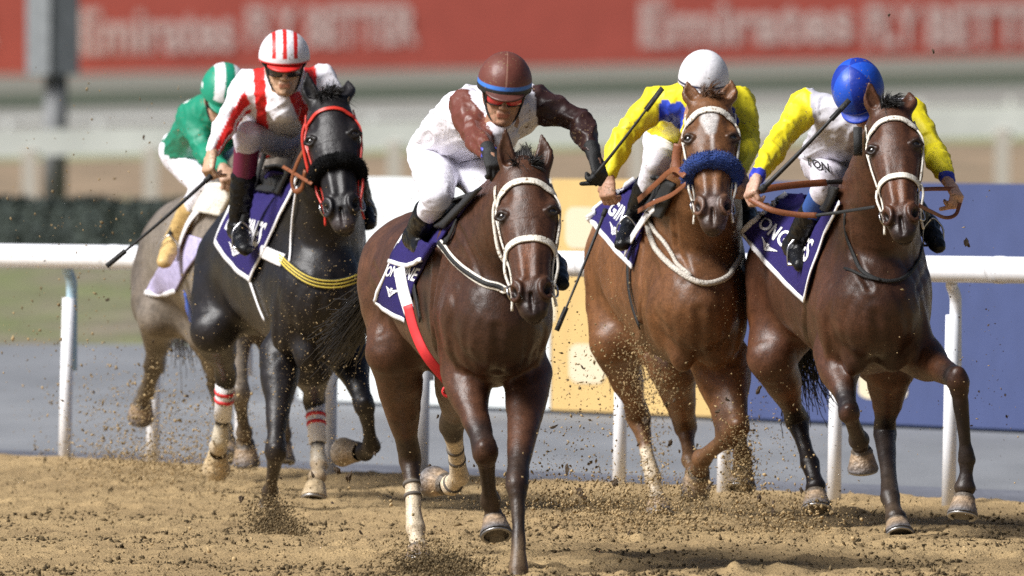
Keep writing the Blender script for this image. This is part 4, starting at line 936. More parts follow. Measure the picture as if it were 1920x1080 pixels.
def rider5():
    D = 85.5
    def jc(V, p3, A, s, h):
        C = np.tile((.50, .49, .54), (len(V), 1))
        for i, k in enumerate(armpick(V, A)):
            C[k] = (.78, .66, .015); w = A[i][2]; C[np.linalg.norm(V-w, axis=1) < .055] = (.03, .045, .42)
        return C
    def hel(h, R, hs, root):
        base = halves([(.012,.075,.50),(.006,.03,.30)], None, nseg=6, off=math.pi/6)
        def cf(ph, th, x, y, z):
            zz = z+.028+.0
            if -.020 < zz < -.014 : return (.55, .6, .8)
            return base(ph, th, x, y, z)
        dome(h, cf, 'helmet', M['shell_attr'], root, ridge=seams(6, math.pi/6), cut=-.42, back=-.62, rz=.124, cz=.03); peak(h, (.015,.05,.40), root, z0=-.012, L=.03)
    r = make_rider(D, ('rider in grey vest, yellow sleeves and royal blue cap, head bowed low','person','jockeys'),
        trunk=[(1620,222,.08,48,42),(1612,228,.22,78,55),(1592,245,.45,70,58),(1575,272,.65,64,54),(1562,300,.85,64,52)],
        armsp=[[(1512,196,.2),(1462,262,.06),(1418,335,-.30)],[(1705,212,.2),(1752,285,.05),(1777,340,-.28)]],
        legsp=[[(1560,312,.80),(1552,348,.30),(1488,462,.66),(1502,497,.48)],[(1650,330,.80),(1690,370,.40),(1740,425,.62),(1758,462,.44)]],
        head=((1612,176,-.06),(41,-16,-8)), jacket=('cloth_attr', jc), breech=('breech_grey',), helmet=hel,
        hands=[((-.28,-.6,-.72),(-.75,-.55,.3),1,1.0),((.45,-.55,-.7),(.75,-.55,.3),-1,1.0)], skin=(.50,.30,.22), sock=(M['sock_blue'], M['sock_blue']))
    whip(r.p3((1426,358,-.40)), r.p3((1577,204,-.42)), 'grey-black riding whip held across the chest of the blue-capped rider', r=.0085)
    V, F = text_mesh('TON', .03); pix = np.stack([1533+V[:, 0]*21-V[:, 1]*4, 309-V[:, 1]*22+V[:, 0]*7], 1); Q, ok = r.sdf.hit(pix, D, near=1.5, off=.012)
    if ok.all(): mesh_obj('lettering', Q, F, M['black_leather'], r.root, smooth=False)
    else: print('TON missed')
    return r

# ---------------------------------------------------------------- chestnut, blue sheepskin noseband
def build_h4():
    D = 87.5
    H = make_horse(D,
        torso=[(1310,570,-.08,78,90),(1304,552,.22,100,138),(1285,535,.6,106,150),(1255,520,1.1,113,142),(1232,495,1.6,115,122),(1216,470,2.0,117,114),(1205,495,2.35,95,95)],
        neck=[(1332,225,-.36,44,55),(1322,310,-.18,60,85),(1310,410,.08,82,115),(1290,445,.5,85,92)],
        head=((1331,186,-.44),(1337,424,-.78)), twist=math.radians(2), hw=1.13,
        fores=[[(1338,675,.14),(1364,822,.0),(1316,862,.18),(1312,880,.3),(1306,905,.38)],
               [(1366,670,.18),(1384,800,-.06),(1392,850,.16),(1393,868,.18),(1389,916,.14)]],
        hinds=[[(1180,510,2.0),(1152,640,1.75),(1196,780,2.28),(1224,895,2.15),(1233,938,2.1),(1238,970,2.06)],
               [(1262,560,1.9),(1262,690,1.6),(1285,800,2.1),(1294,862,1.95),(1300,884,1.9),(1304,932,1.85)]],
        base=(.165,.070,.027), label=('chestnut racehorse with a white star and a blue sheepskin noseband','horse','galloping racehorses'),
        over=lambda H: [(H.h(-.004,.02,.105), H.h(0,.02,.165), .040, .022, .014, (.62,.58,.55)), (H.h(.004,.02,.185), H.h(.006,.02,.285), .008, .007, .010, (.55,.48,.44), .9),
                        (H.h(0,-.03,.50), H.h(0,-.03,.60), .072, .06, .05, (.075,.050,.045), .85), (H.h(0,.0,.50), H.h(0,.0,.51), .018, .016, .02, (.6,.5,.48), .6),
                        (H.p3((1310,650,-.1)), H.p3((1320,560,-.15)), .10, .10, .22, (.045,.022,.013), .9), (H.p3((1110,480,2.0)), H.p3((1140,420,1.9)), .1, .1, .2, (.21,.10,.045), .7)],  # dark chest partly painted shade; lighter rump painted as if in the light
        grooves=[([(1206,440),(1202,520),(1204,600),(1214,660)], .014, .02), ([(1262,400),(1270,460),(1290,510)], .008, .014)],
        sock=[((.55,.47,.35),2,1.75,2.9,.07)],
        muscles=[((1252,600,.02),(38,38,70),(1262,690,.1),.05),((1362,600,.02),(36,36,70),(1362,690,.0),.05),((1280,655,-.02),(26,28,42),None,.04),((1338,650,-.02),(28,30,42),None,.04),((1150,515,1.9),(38,42,78),(1160,630,1.75),.09)],
        ears=((-.03,.1),(.03,.1)), point=(.045,.022,.012), dust=.55, mane='hair_red', earlen=.10, forelock=160, pts_amt=.6,
        tail=[(1190,440,2.4),(1178,520,2.65),(1180,600,2.7),(1190,650,2.75)])
    bridle(H, 'white bridle with blue sheepskin noseband on the chestnut horse', 'white_leather', nose='wool', nm='wool_blue', noseat=.315, bw=.030, fluff=.036, throat=())
    br = H.bridle
    mb = MB(); rein(H, mb, [(1272,270,-.36),(1268,300,-.36),(1270,332,-.38)], .040); mb.build('cheek_pad', M['brown_leather'], br)
    for pts, w in (([(1284,330,-.70),(1262,318,-.4),(1230,345,-.1),(1196,376,.2)], .026), ([(1286,345,-.72),(1258,366,-.4),(1225,380,-.1),(1196,396,.2)], .022)):
        mb = MB(); rein(H, mb, pts, w); mb.build('rein', M['brown_leather'], br)
    sc, Q, N = cloth(H, [[(1190,335),(1215,340),(1240,352)],[(1145,368),(1180,385),(1212,400)],[(1104,406),(1142,452),(1186,500)]], (1160,400,.9),
        'navy saddle cloth with white edge on the chestnut horse', 'GINES', .50, .66, .20, .28, edges=('b','l'), mark=(.52,.86,.24,.20))
    sd = saddle(H, [[(1210,330),(1240,332),(1268,345)],[(1196,366),(1225,375),(1252,388)],[(1190,392),(1215,400),(1240,410)]], (1230,360,.7), 'black racing saddle on the chestnut horse')
    mb = MB(); strap(mb, H, [(1240,385),(1216,420),(1196,452),(1186,474)], .055, off=.030); mb.build('saddle_flap', M['white_cloth'], sd)
    mb = MB(); strap(mb, H, [(1184,475),(1182,520),(1188,566),(1204,612)], .040, off=.012); mb.build('girth', M['brown_leather'] if 0 else M['black_leather'], sd)
    bp = empty('breastplate', H.p3((1300,500,0)), 'pale rope-like breastplate round the chestnut horse\'s chest', 'breastplate', 'breastplates')
    mb = MB()
    q, ok = H.sdf.hit([(1214,412),(1222,452),(1250,490),(1290,520),(1330,531),(1368,516),(1392,478)], D, off=.012); q = H.sdf.project(catmull(q[ok], 8), 2, off=.012); mb.tube(q, .0125, k=8); mb.build('padded_strap', M['old_white'], bp)
    mb = MB(); q, ok = H.sdf.hit([(1216,395),(1238,445),(1268,492),(1296,518)], D, off=.010); q = H.sdf.project(catmull(q[ok], 8), 2, off=.012); mb.tube(q, .009, k=8); mb.build('rope', M['old_white'], bp)
    return H, sd
def rider4():
    D = 87.5
    def jc(V, p3, A, s, h):
        C = np.tile((.72, .62, .02), (len(V), 1)); k = armpick(V, A)
        for i in (0, 1):
            d = Seg(A[i][0]*.62+h(0,-.045,-.16)*.38, A[i][0]*.62+h(0,-.045,-.16)*.38-np.array([0,.1,.24]), .055, .05).d(*V.T); C[d < .01] = (.02,.05,.42)
            d = Seg(A[i][0]*.66+h(0,-.045,-.16)*.34+np.array([0,-.12,-.02]), A[i][0]*.6+h(0,-.045,-.16)*.4-np.array([0,-.12,.20]), .05, .045).d(*V.T); C[d < .01] = (.02,.05,.42)
        return C
    def hel(h, R, hs, root):
        def cf(ph, th, x, y, z):
            zz = z+.028+.018*min(0, y/.12)
            return (.015,.02,.06) if .022 < zz < .032 and y > -.06 else (.78,.77,.80)
        dome(h, cf, 'helmet', M['shell_attr'], root, ridge=seams(6, math.pi/6, .006), cut=-.10); peak(h, (.74,.73,.76), root, z0=.018, L=.03)
    r = make_rider(D, ('rider in yellow and blue with a plain white cap on the chestnut horse','person','jockeys'),
        trunk=[(1318,188,.10,48,40),(1314,200,.24,72,52),(1302,216,.45,72,56),(1282,242,.65,60,52),(1264,264,.85,58,48)],
        armsp=[[(1232,190,.22),(1166,258,.08),(1141,330,.0)],[(1385,192,.22),(1404,262,.08),(1388,322,-.2)]],
        legsp=[[(1255,278,.80),(1232,305,.32),(1186,420,.66),(1166,458,.42)],[(1330,290,.80),(1372,330,.4),(1398,400,.6),(1404,425,.42)]],
        head=((1318,163,-.02),(15,6,3)), jacket=('cloth_attr', jc), breech=('breech_white',), helmet=hel,
        hands=[((-.06,-.25,-.96),(-.55,-.8,.1),1,.85),((.0,-.7,-.7),(.5,-.7,.4),-1,1.0)], skin=(.40,.22,.14))
    whip(r.p3((1136,392,-.04)), r.p3((1052,600,-.20)), 'black riding whip hanging from the bare hand of the white-capped rider')
    return r

# ---------------------------------------------------------------- black horse, red bridle
def build_h2():
    D = 90.5
    H = make_horse(D,
        torso=[(600,545,-.08,80,92),(594,535,.22,101,138),(574,520,.6,107,148),(545,503,1.1,114,142),(515,490,1.6,116,126),(492,488,2.0,118,118),(482,512,2.35,96,98)],
        neck=[(618,222,-.38,42,56),(612,300,-.2,56,85),(604,395,.08,80,118),(580,438,.5,84,95)],
        head=((614,184,-.46),(643,424,-.80)), twist=math.radians(9), hw=1.13,
        fores=[[(526,660,.22),(517,845,.0),(507,925,.22),(504,945,.26),(503,972,.3)],
               [(648,650,.2),(684,758,-.06),(697,836,.2),(684,848,.3),(648,846,.40)]],
        hinds=[[(440,520,2.0),(402,620,1.72),(424,700,2.2),(415,822,2.35),(410,838,2.45),(406,874,2.55)],
               [(560,600,1.9),(582,680,1.6),(590,745,2.1),(598,868,1.98),(594,892,1.92),(588,940,1.86)]],
        base=(.0135,.0115,.0125), label=('near-black racehorse with a red bridle and black sheepskin noseband','horse','galloping racehorses'),
        over=lambda H: [(H.h(-.02,-.03,.58), H.h(.02,-.03,.60), .03, .03, .04, (.22,.16,.15), .7), (H.h(-.06,-.03,.50), H.h(-.05,-.02,.53), .02, .02, .03, (.10,.09,.09), .6)],
        sock=[((.66,.60,.48),2,1.98,3.2,.075),((.60,.50,.36),2,3.0,4,.08),((.66,.58,.45),3,1.98,3.2,.075),((.52,.40,.26),3,3.0,4,.08)],
        muscles=[((546,600,.02),(38,38,70),(528,690,.1),.05),((652,590,.02),(38,38,70),(652,680,.0),.05),((575,655,-.02),(26,28,42),None,.04),((628,650,-.02),(28,30,42),None,.04),((422,525,1.9),(38,42,78),(418,630,1.75),.09)],
        ears=((-.012,.2),(.022,-.2)), point=(.010,.009,.010), dust=.12, earlen=.13, hooftint={2:(.55,.42,.24),3:(.50,.38,.22),1:(.35,.27,.18)})
    bridle(H, 'red bridle with black sheepskin noseband on the near-black horse', 'red_leather', nose='wool', nm='wool_black', noseat=.32, bw=.017, fluff=.031, throat=(-1,))
    br = H.bridle
    mb = MB(); mb.tube(catmull([H.p3(p) for p in [(578,270,-.4),(560,300,-.35),(548,335,-.3),(552,358,-.3),(566,352,-.35),(572,320,-.4)]], 6), .012, k=6, flat=.5); mb.build('rein', M['brown_leather'], br)
    mb = MB(); rein(H, mb, [(585,345,-.68),(560,330,-.4),(530,312,-.1)], .016); mb.build('rein', M['brown_leather'], br)
    for i, t0 in ((2, 1), (3, 1)):           # leg wraps with red bands
        J = H.legs[i][1]; a, b = J[1], J[2]
        mb = MB(); mb.tube([a*.93+b*.07, a*.62+b*.38, a*.30+b*.70], [.046, .041, .040], k=18); w = mb.build('leg_wrap', M['white_cloth'], H.root)
        for f in (.26, .38): mb = MB(); mb.tube([a*(1-f)+b*f, a*(1-f-.05)+b*(f+.05)], [.0495-.013*f, .0488-.013*f], k=18); mb.build('red_band', M['red_web'], w)
    sc, Q, N = cloth(H, [[(468,330),(510,322),(560,328)],[(432,388),(478,392),(530,398)],[(404,452),(432,492),(470,525)]], (470,400,.9),
        'navy and white saddle cloth under the rider in red and white', 'LONGINES', .5, .70, .16, .26, edges=('b','l','r'), mark=(.5,.9,.3,.16))
    sd = saddle(H, [[(495,312),(520,308),(545,318)],[(488,335),(512,335),(534,340)],[(480,358),(502,360),(524,364)]], (530,340,.7), 'black racing saddle under the rider in red and white')
    bp = empty('breastplate', H.p3((600,510,0)), 'yellow and black striped elastic breast band with a white pad on the near-black horse', 'breastplate', 'breastplates')
    mb = MB(); strap(mb, H, [(493,470),(512,480),(534,490)], .060, off=.010); mb.build('number_pad', M['white_cloth'], bp)
    base = [(528,484),(548,505),(575,524),(605,533),(640,532),(672,520)]
    mb = MB(); strap(mb, H, base, .046, off=.006); mb.build('strap', M['black_leather'], bp)
    for dy in (-6, 0, 6): mb = MB(); strap(mb, H, [(x, y+dy) for x, y in base], .0065, off=.011); mb.build('yellow_stripe', M['yellow_rubber'], bp)
    mb = MB(); strap(mb, H, [(560,350),(552,400),(548,450),(545,492)], .010, off=.008); mb.build('strap', M['white_cloth'], bp)
    mb = MB(); strap(mb, H, [(470,520),(482,556),(500,600)], .022, off=.010); mb.build('girth', M['white_cloth'], sd)
    return H, sd
def rider2():
    D = 90.5; RED = (.62,.018,.015); WH = (.76,.74,.78)
    def jc(V, p3, A, s, h):
        C = np.tile(WH, (len(V), 1)); k = armpick(V, A); X, Y, Z = V.T
        mid = (A[0][0]+A[1][0])/2; sd_ = nrm(A[1][0]-A[0][0]); u = (V-mid)@sd_; kk = k[0] | k[1]
        C[(~kk) & (np.abs(u) > .085) & (np.abs(u) < .135)] = RED
        C[(~kk) & (np.abs(u-.02-(V[:, 2]-mid[2])*-.35) < .028) & (V[:, 2] < mid[2]-.04)] = RED
        for i, (a, e, w) in enumerate(A):
            for p, q in ((a, e), (e, w)):
                ax = nrm(q-p); t = (V-p)@ax; r = V-p-np.outer(t, ax); ref = nrm(np.array([1., -.4, -.2])*(1 if i == 0 else -1)); cs = (r@ref)/np.maximum(np.linalg.norm(r, axis=1), 1e-6)
                C[k[i] & (cs > .45) & (cs < .97) & (t > -.02) & (t < np.linalg.norm(q-p)+.0)] = RED
        return C
    def hel(h, R, hs, root):
        def cf(ph, th, x, y, z):
            zz = z+.028+.018*min(0, y/.12)
            if zz < .034: return RED
            if zz < .052: return (.72,.68,.70)
            return RED if min(abs(x), abs(x-.046), abs(x+.046)) < .0085 else WH
        dome(h, cf, 'helmet', M['shell_attr'], root, cut=-.02, n=180, rx=.110, rz=.124); peak(h, RED, root, z0=.022, L=.028)
    r = make_rider(D, ('rider in red and white stripes with a striped cap and dark goggles','person','jockeys'),
        trunk=[(530,163,.08,48,40),(530,182,.22,78,54),(522,204,.45,72,58),(508,226,.65,62,52),(496,246,.85,62,52)],
        armsp=[[(466,158,.2),(428,222,.12),(398,286,.0)],[(604,150,.2),(640,215,.08),(618,290,-.25)]],
        legsp=[[(560,258,.75),(466,254,.22),(446,430,.42),(460,468,.22)],[(600,270,.75),(650,300,.34),(684,395,.55),(690,420,.4)]],
        head=((533,122,-.06),(12,2,0),1.02), jacket=('cloth_attr', jc), breech=('breech_grey',), helmet=hel,
        hands=[((-.22,-.35,-.9),(-.75,-.6,.0),1,1.0),((-.2,-.8,-.5),(.3,-.5,.8),-1,1.0)], skin=(.50,.31,.20), sock=(M['sock_wine'], M['sock_wine']))
    whip(r.p3((396,330,-.07)), r.p3((216,486,-.25)), 'long black riding whip angled down and out to the left of the picture', r=.0075)
    return r

# ---------------------------------------------------------------- grey-brown horse at the back, rider in green
def build_h1():
    D = 94.5
    H = make_horse(D,
        torso=[(470,520,-.08,76,85),(462,505,.22,98,130),(442,493,.6,102,138),(415,480,1.1,108,130),(390,475,1.6,110,118),(370,473,2.0,112,108),(360,492,2.35,90,92)],
        neck=[(500,245,-.36,42,54),(490,310,-.18,54,80),(478,380,.08,76,108),(455,415,.5,80,90)],
        head=((500,215,-.44),(512,440,-.74)), twist=math.radians(5), hw=1.12,
        fores=[[(430,620,.22),(449,735,-.1),(458,812,.1),(460,830,.14),(462,868,.16)],[(520,630,.2),(532,740,.0),(528,815,.1),(528,832,.12),(528,866,.1)]],
        hinds=[[(308,540,2.0),(300,590,1.75),(290,685,2.3),(275,735,2.5),(268,750,2.6),(264,778,2.66)],[(400,560,1.9),(392,620,1.6),(408,715,2.1),(420,805,2.0),(424,825,1.95),(427,862,1.9)]],
        base=(.21,.175,.14), label=('grey-brown racehorse at the back, half hidden by the near-black one','horse','galloping racehorses'),
        over=lambda H: [(H.p3((330,560,1.9)), H.p3((285,690,2.2)), .20, .09, .15, (.060,.044,.034), .9), (H.p3((350,400,2)), H.p3((300,470,2)), .14, .2, .2, (.075,.058,.046), .8)],
        ears=((-.01,.2),(.02,.0)), point=(.07,.055,.04), dust=.6, mane='hair_grey', vox=.011, pts_amt=.7, earlen=.11,
        tail=[(345,440,2.4),(335,520,2.65),(340,600,2.75),(345,660,2.8)])
    bridle(H, 'bridle on the grey-brown horse at the back', 'brown_leather', noseat=.31)
    sc, Q, N = cloth(H, [[(335,436),(360,442),(385,450)],[(305,490),(330,498),(354,502)],[(273,548),(300,554),(330,545)]], (330,430,.9),
        'pale lilac saddle cloth under the rider in green', '', 0, 0, 0, 0, m='lilac_cloth', edges=('b',))
    sd = saddle(H, [[(375,345),(410,342),(440,352)],[(360,375),(395,378),(425,385)],[(352,395),(385,400),(415,405)]], (395,370,.7), 'pale saddle flap below the rider in green', 'white_leather')
    mb = MB(); strap(mb, H, [(352,548),(358,575),(368,605)], .05, off=.014); mb.build('girth', M['blue_web'], sd)
    mb = MB(); strap(mb, H, [(425,365),(395,385),(365,420),(345,470)], .055, off=.03); mb.build('saddle_flap', M['white_cloth'], sd)
    return H, sd
def rider1():
    D = 94.5; G = (.008,.215,.125)
    def jc(V, p3, A, s, h):
        C = np.tile(G, (len(V), 1)); 
        for i in (0, 1): C[Seg(A[i][0]+[0,0,.02], A[i][0]*.6+A[1-i][0]*.4+[0,0,.02], .06, .06).d(*V.T) < -.0] = (.75,.75,.75)
        k = armpick(V, A); C[k[0] | k[1]] = G
        return C
    def hel(h, R, hs, root):
        def cf(ph, th, x, y, z): return (.012,.25,.15) if int((x+.5)/.044) % 2 or z+.028 < .045 else (.78,.78,.80)
        dome(h, cf, 'helmet', M['shell_attr'], root); peak(h, (.012,.25,.15), root)
    r = make_rider(D, ('rider in green and white hooped cap at the back, half hidden','person','jockeys'),
        trunk=[(410,208,.1,44,38),(404,226,.22,66,50),(390,242,.45,62,52),(368,264,.65,54,48),(352,282,.85,52,46)],
        armsp=[[(362,218,.2),(382,285,.05),(418,315,-.2)],[(455,215,.2),(478,285,.05),(462,335,-.2)]],
        legsp=[[(348,290,.85),(380,348,.34),(326,452,.56),(308,492,.40)],[(410,300,.8),(455,350,.4),(500,430,.6),(505,460,.5)]],
        head=((418,180,-.02),(34,10,6)), jacket=('cloth_attr', jc), breech=('breech_white',), helmet=hel,
        hands=[((.3,-.7,-.6),(.0,-.5,.85),-1,1.0),((-.2,-.7,-.6),(.3,-.5,.8),-1,1.0)], skin=(.45,.27,.18), vox=.011, bootcol=M['sock_tan'])
    return r
M['grey_tape'] = mat('grey_tape', (.10, .085, .07), .8)
M['breech_grey'] = mat('breech_grey', (.62, .59, .66), .62, nscale=20, namt=.06, bump=.15, bscale=60, specks=.3)
M['sock_blue'] = mat('boot_top_blue', (.02, .07, .26), .7, nscale=60)
M['sock_wine'] = mat('boot_top_wine', (.14, .012, .045), .5, nscale=60)
M['sock_tan'] = mat('boot_top_tan', (.50, .34, .13), .5, nscale=30)
M['old_white'] = mat('worn_white', (.50, .46, .40), .6, nscale=40, namt=.3, bump=.6, bscale=140)
M['lilac_cloth'] = mat('lilac_cloth', (.42, .38, .58), .7, nscale=14, namt=.3)
M['blue_web'] = mat('blue_web', (.04, .12, .55), .6)
# ---------------------------------------------------------------- the place: ground, rail, boards, banner
def gp(px, py, z=0): D = gd(py); p = P(px, py, D); return np.array([p[0], D, z])
def extend(y0, y1, x):                   # picture height of a far ground line at picture x
    return y0+(y1-y0)*x/1920
def ground_mat(name, col, col2, rough=.95, sc=1.2, stretch=(1, 1, 1), bump=.3, bs=20, namt=.18): return mat(name, col, rough, nscale=sc, namt=namt, col2=col2, stretch=stretch, bump=bump, bscale=bs, spec=.2)
def strip(name, l0, r0, l1, r1, m, z):
    """a band of ground between two straight lines, given where they cross the left and right picture edge"""
    def far(l, r, x): y = max(extend(l, r, x), 26); return gp(x, y, z)
    V = [far(l0, r0, -900), far(l0, r0, 2900), far(l1, r1, 2900), far(l1, r1, -900)]
    o = mesh_obj(name, V, [(0, 1, 2, 3)], m, smooth=False); o['kind'] = 'structure'; return o
def edge_y(x): return 862+(958-862)*(x-0)/1920       # where the sand meets the road
def place():
    sandm = ground_mat('sand', (.40, .275, .135), (.27, .175, .085), sc=6, stretch=(1, .35, 1), bump=1.0, bs=55, namt=.30)
    V = [(-700, 20, -.10), (700, 20, -.10), (700, 3200, -.10), (-700, 3200, -.10)]
    o = mesh_obj('ground', V, [(0, 1, 2, 3)], ground_mat('earth', (.30, .24, .16), (.20, .19, .10), sc=.4), smooth=False); o['kind'] = 'structure'
    # the sand track: lumpy near part
    xs = np.arange(-4.2, 4.2, .017); ys = np.concatenate([np.arange(70, 78, .4), np.arange(78, 104, .055)])
    A_, B_ = gp(0, edge_y(0)), gp(1920, edge_y(1920)); n_ = np.array([-(B_-A_)[1], (B_-A_)[0]]); n_ /= np.linalg.norm(n_)
    X, Y = np.meshgrid(xs, ys); X = X*np.where(Y < 78, 1, 1)
    rs = np.random.RandomState(3)
    def grid_noise(cx, cy, seed):
        r = np.random.RandomState(seed); gx = np.arange(-4.4, 4.6, cx); gy = np.arange(69, 106, cy); g = r.rand(len(gy), len(gx))*2-1
        fx = (xs-gx[0])/cx; fy = (ys-gy[0])/cy; i = fx.astype(int); j = fy.astype(int); a = fx-i; b = fy-j; a = a*a*(3-2*a); b = b*b*(3-2*b)
        i2 = np.minimum(i+1, len(gx)-1); j2 = np.minimum(j+1, len(gy)-1)
        return (g[j][:, i]*(1-a)+g[j][:, i2]*a)*(1-b)[:, None]+(g[j2][:, i]*(1-a)+g[j2][:, i2]*a)*b[:, None]
    Z = .012*grid_noise(1.1, 2.2, 1)+.008*grid_noise(.33, .7, 2)+.009*grid_noise(.12, .25, 3)+.006*np.clip(grid_noise(.05, .12, 4), -.3, 1)+.004*grid_noise(.022, .07, 5)
    for k in range(230):          # hoof marks: a dent with a pushed-up rim
        cx, cy = rs.rand()*8-4, 79.3+rs.rand()**1.3*19; rx, ryy = .05+.05*rs.rand(), .07+.13*rs.rand(); i0, i1 = np.searchsorted(xs, [cx-.35, cx+.35]); j0, j1 = np.searchsorted(ys, [cy-.6, cy+.6])
        q2 = ((X[j0:j1, i0:i1]-cx)/rx)**2+((Y[j0:j1, i0:i1]-cy)/ryy)**2; q1 = np.sqrt(q2); Z[j0:j1, i0:i1] += (-.030*np.exp(-q2)+.022*np.exp(-((q1-1.5)/.45)**2))*(.25+.6*rs.rand())*(1+.4*np.clip(Z[j0:j1, i0:i1]/.02, -1, 1))
    Z = np.clip(Z, -.07, .055)
    sdist = (X-A_[0])*n_[0]+(Y-A_[1])*n_[1]; Z = np.where(sdist > 0, Z*np.exp(-sdist/.05), Z); Z = Z-np.clip(sdist, 0, 1)*.05/1.0+np.exp(-(sdist/.35)**2)*.03
    Vg = np.stack([X.ravel(), Y.ravel(), Z.ravel()], 1); nx, ny = len(xs), len(ys)
    j, i = np.meshgrid(np.arange(ny-1), np.arange(nx-1), indexing='ij'); a = (j*nx+i).ravel(); F = np.stack([a, a+1, a+nx+1, a+nx], 1)
    keep = sdist.ravel()[F].min(1) < .12; F = F[keep]
    used = np.unique(F); remap = np.full(len(Vg), -1); remap[used] = np.arange(len(used))
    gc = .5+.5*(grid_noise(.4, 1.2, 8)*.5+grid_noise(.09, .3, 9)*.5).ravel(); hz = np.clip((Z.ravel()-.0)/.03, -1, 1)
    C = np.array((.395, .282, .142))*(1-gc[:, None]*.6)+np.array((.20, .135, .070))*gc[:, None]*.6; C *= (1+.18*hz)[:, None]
    sandm2 = mat('track_sand', (1, 1, 1), .95, nscale=40, namt=.25, attr=True, bump=.8, bscale=90, spec=.15)
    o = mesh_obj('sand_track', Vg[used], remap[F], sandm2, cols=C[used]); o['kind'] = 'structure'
    # crumbs lying on the sand
    def crumbs(name, P_, R_, m, parent=None, sh=None):
        b = np.array([(1, 0, 0), (-1, 0, 0), (0, 1, 0), (0, -1, 0), (0, 0, 1), (0, 0, -1)], float); f = [(0, 2, 4), (2, 1, 4), (1, 3, 4), (3, 0, 4), (2, 0, 5), (1, 2, 5), (3, 1, 5), (0, 3, 5)]
        n = len(P_); V = np.zeros((n, 6, 3)); sc_ = R_[:, None, None]*(.55+.9*np.random.rand(n, 6, 1)); an = np.random.rand(n)*6.28; c, s = np.cos(an), np.sin(an)
        st = .6+.9*np.random.rand(n, 1, 3); st[:, :, 2] *= .6; q = b[None]*sc_*st; tl = np.random.randn(n, 3)*.6
        V[:, :, 0] = q[:, :, 0]*c[:, None]-q[:, :, 2]*s[:, None]; V[:, :, 2] = q[:, :, 0]*s[:, None]+q[:, :, 2]*c[:, None]; V[:, :, 1] = q[:, :, 1]+V[:, :, 2]*tl[:, :1]*.5
        V += P_[:, None, :]; F = np.array(f)[None]+6*np.arange(n)[:, None, None]
        cc = np.repeat((.30+.95*np.random.rand(n, 1))*(1 if sh is None else sh[:, None])*np.array((.36, .26, .135)), 6, axis=0)
        o = mesh_obj(name, V.reshape(-1, 3), F.reshape(-1, 3), m, parent, cc, smooth=False); return o
    crm = mat('sand_crumbs', (1, 1, 1), .95, attr=True, spec=.15)
    place.crumbs = crumbs; place.crm = crm
    n = 42000; cx = rs.rand(n)*7-3.5; cy = 79.6+rs.rand(n)**1.5*20; sd = (cx-A_[0])*n_[0]+(cy-A_[1])*n_[1]; k = sd < 0; cx, cy = cx[k], cy[k]
    iz = np.clip(((cx-xs[0])/.017).astype(int), 0, nx-1), np.clip(np.searchsorted(ys, cy), 0, ny-1); r = .0018+.006*rs.rand(len(cx))**3+.008*(rs.rand(len(cx)) < .012)
    o = crumbs('sand_crumbs', np.stack([cx, cy, Z[iz[1], iz[0]]+r*.3], 1), r, crm, sh=.35+.75*rs.rand(len(cx))); tag(o, 'loose crumbs of sand scattered over the track surface', 'sand', kind='stuff')
    n = 17000; cx = rs.rand(n)*6-3; cy = 79.8+rs.rand(n)**1.8*14; cl = grid_noise(.5, 1.2, 21); ix = np.clip(((cx-xs[0])/.017).astype(int), 0, nx-1); iy = np.clip(np.searchsorted(ys, cy), 0, ny-1); k = cl[iy, ix] > .05
    cx, cy, ix, iy = cx[k], cy[k], ix[k], iy[k]; r = .004+.010*rs.rand(len(cx))**3
    o = crumbs('damp_crumbs', np.stack([cx, cy, Z[iy, ix]+r*.3], 1), r, crm, sh=.22+.2*rs.rand(len(cx))); tag(o, 'patches of darker damp crumbs lying on the sand nearest the camera', 'sand', kind='stuff')
    # ground bands beyond the rail
    asph = ground_mat('asphalt', (.205, .212, .225), (.165, .172, .185), sc=.6, stretch=(1, .15, 1), bump=.2, bs=60, rough=.8, namt=.1)
    strip('road', 640, 640, 862, 958, asph, -.02)
    dark = ground_mat('dark_edge', (.12, .125, .15), (.16, .165, .19), sc=.9, stretch=(1, .2, 1), namt=.1)
    strip('road_edge', 838, 915, 862, 958, dark, -.012)  # darker grey strip along the road's near edge
    strip('grass_verge', 372, 345, 640, 640, ground_mat('grass', (.150, .165, .075), (.185, .160, .115), sc=1.0, stretch=(1, .12, 1), bump=.8), -.02)
    strip('far_sand_track', 300, 262, 372, 345, ground_mat('far_sand', (.26, .19, .125), (.21, .16, .105), sc=.4, stretch=(1, .1, 1)), -.02)
    strip('turf_edge', 288, 250, 302, 264, ground_mat('far_turf', (.22, .25, .12), (.27, .27, .17), sc=.4, stretch=(1, .1, 1)), -.01)
    strip('pale_path', 200, 158, 290, 252, ground_mat('path', (.185, .175, .155), (.25, .24, .215), sc=.06, stretch=(.03, 1, 1), namt=.4), -.02)
    strip('far_turf_track', 176, 134, 202, 160, ground_mat('dark_turf', (.040, .052, .032), (.065, .078, .05), sc=.05, stretch=(.03, 1, 1), namt=.4), -.01)
    strip('far_apron', 140, 98, 178, 136, ground_mat('apron', (.14, .14, .115), (.19, .18, .15), sc=.045, stretch=(.03, 1, 1), namt=.4), -.02)
    # ---- running rail along the track
    wp = mat('white_plastic', (.80, .81, .84), .38, nscale=6, namt=.05); wp2 = mat('bluish_shade', (.36, .50, .58), .4, nscale=8)  # second: white arms tinted bluish to paint in their shade
    rl = empty('running_rail', gp(960, edge_y(960)), 'white tubular running rail on curved posts along the sand track', 'rail')
    xs_ = [-210, -40, 121, 285, 450, 617, 790, 962, 1160, 1356, 1563, 1778, 2000, 2240]
    def ry(x): return 481+(x-120)*(505-481)/1680          # centre line of the rail tube
    def base(x): return gp(x, 866+(957-866)*(x-121)/(1778-121))
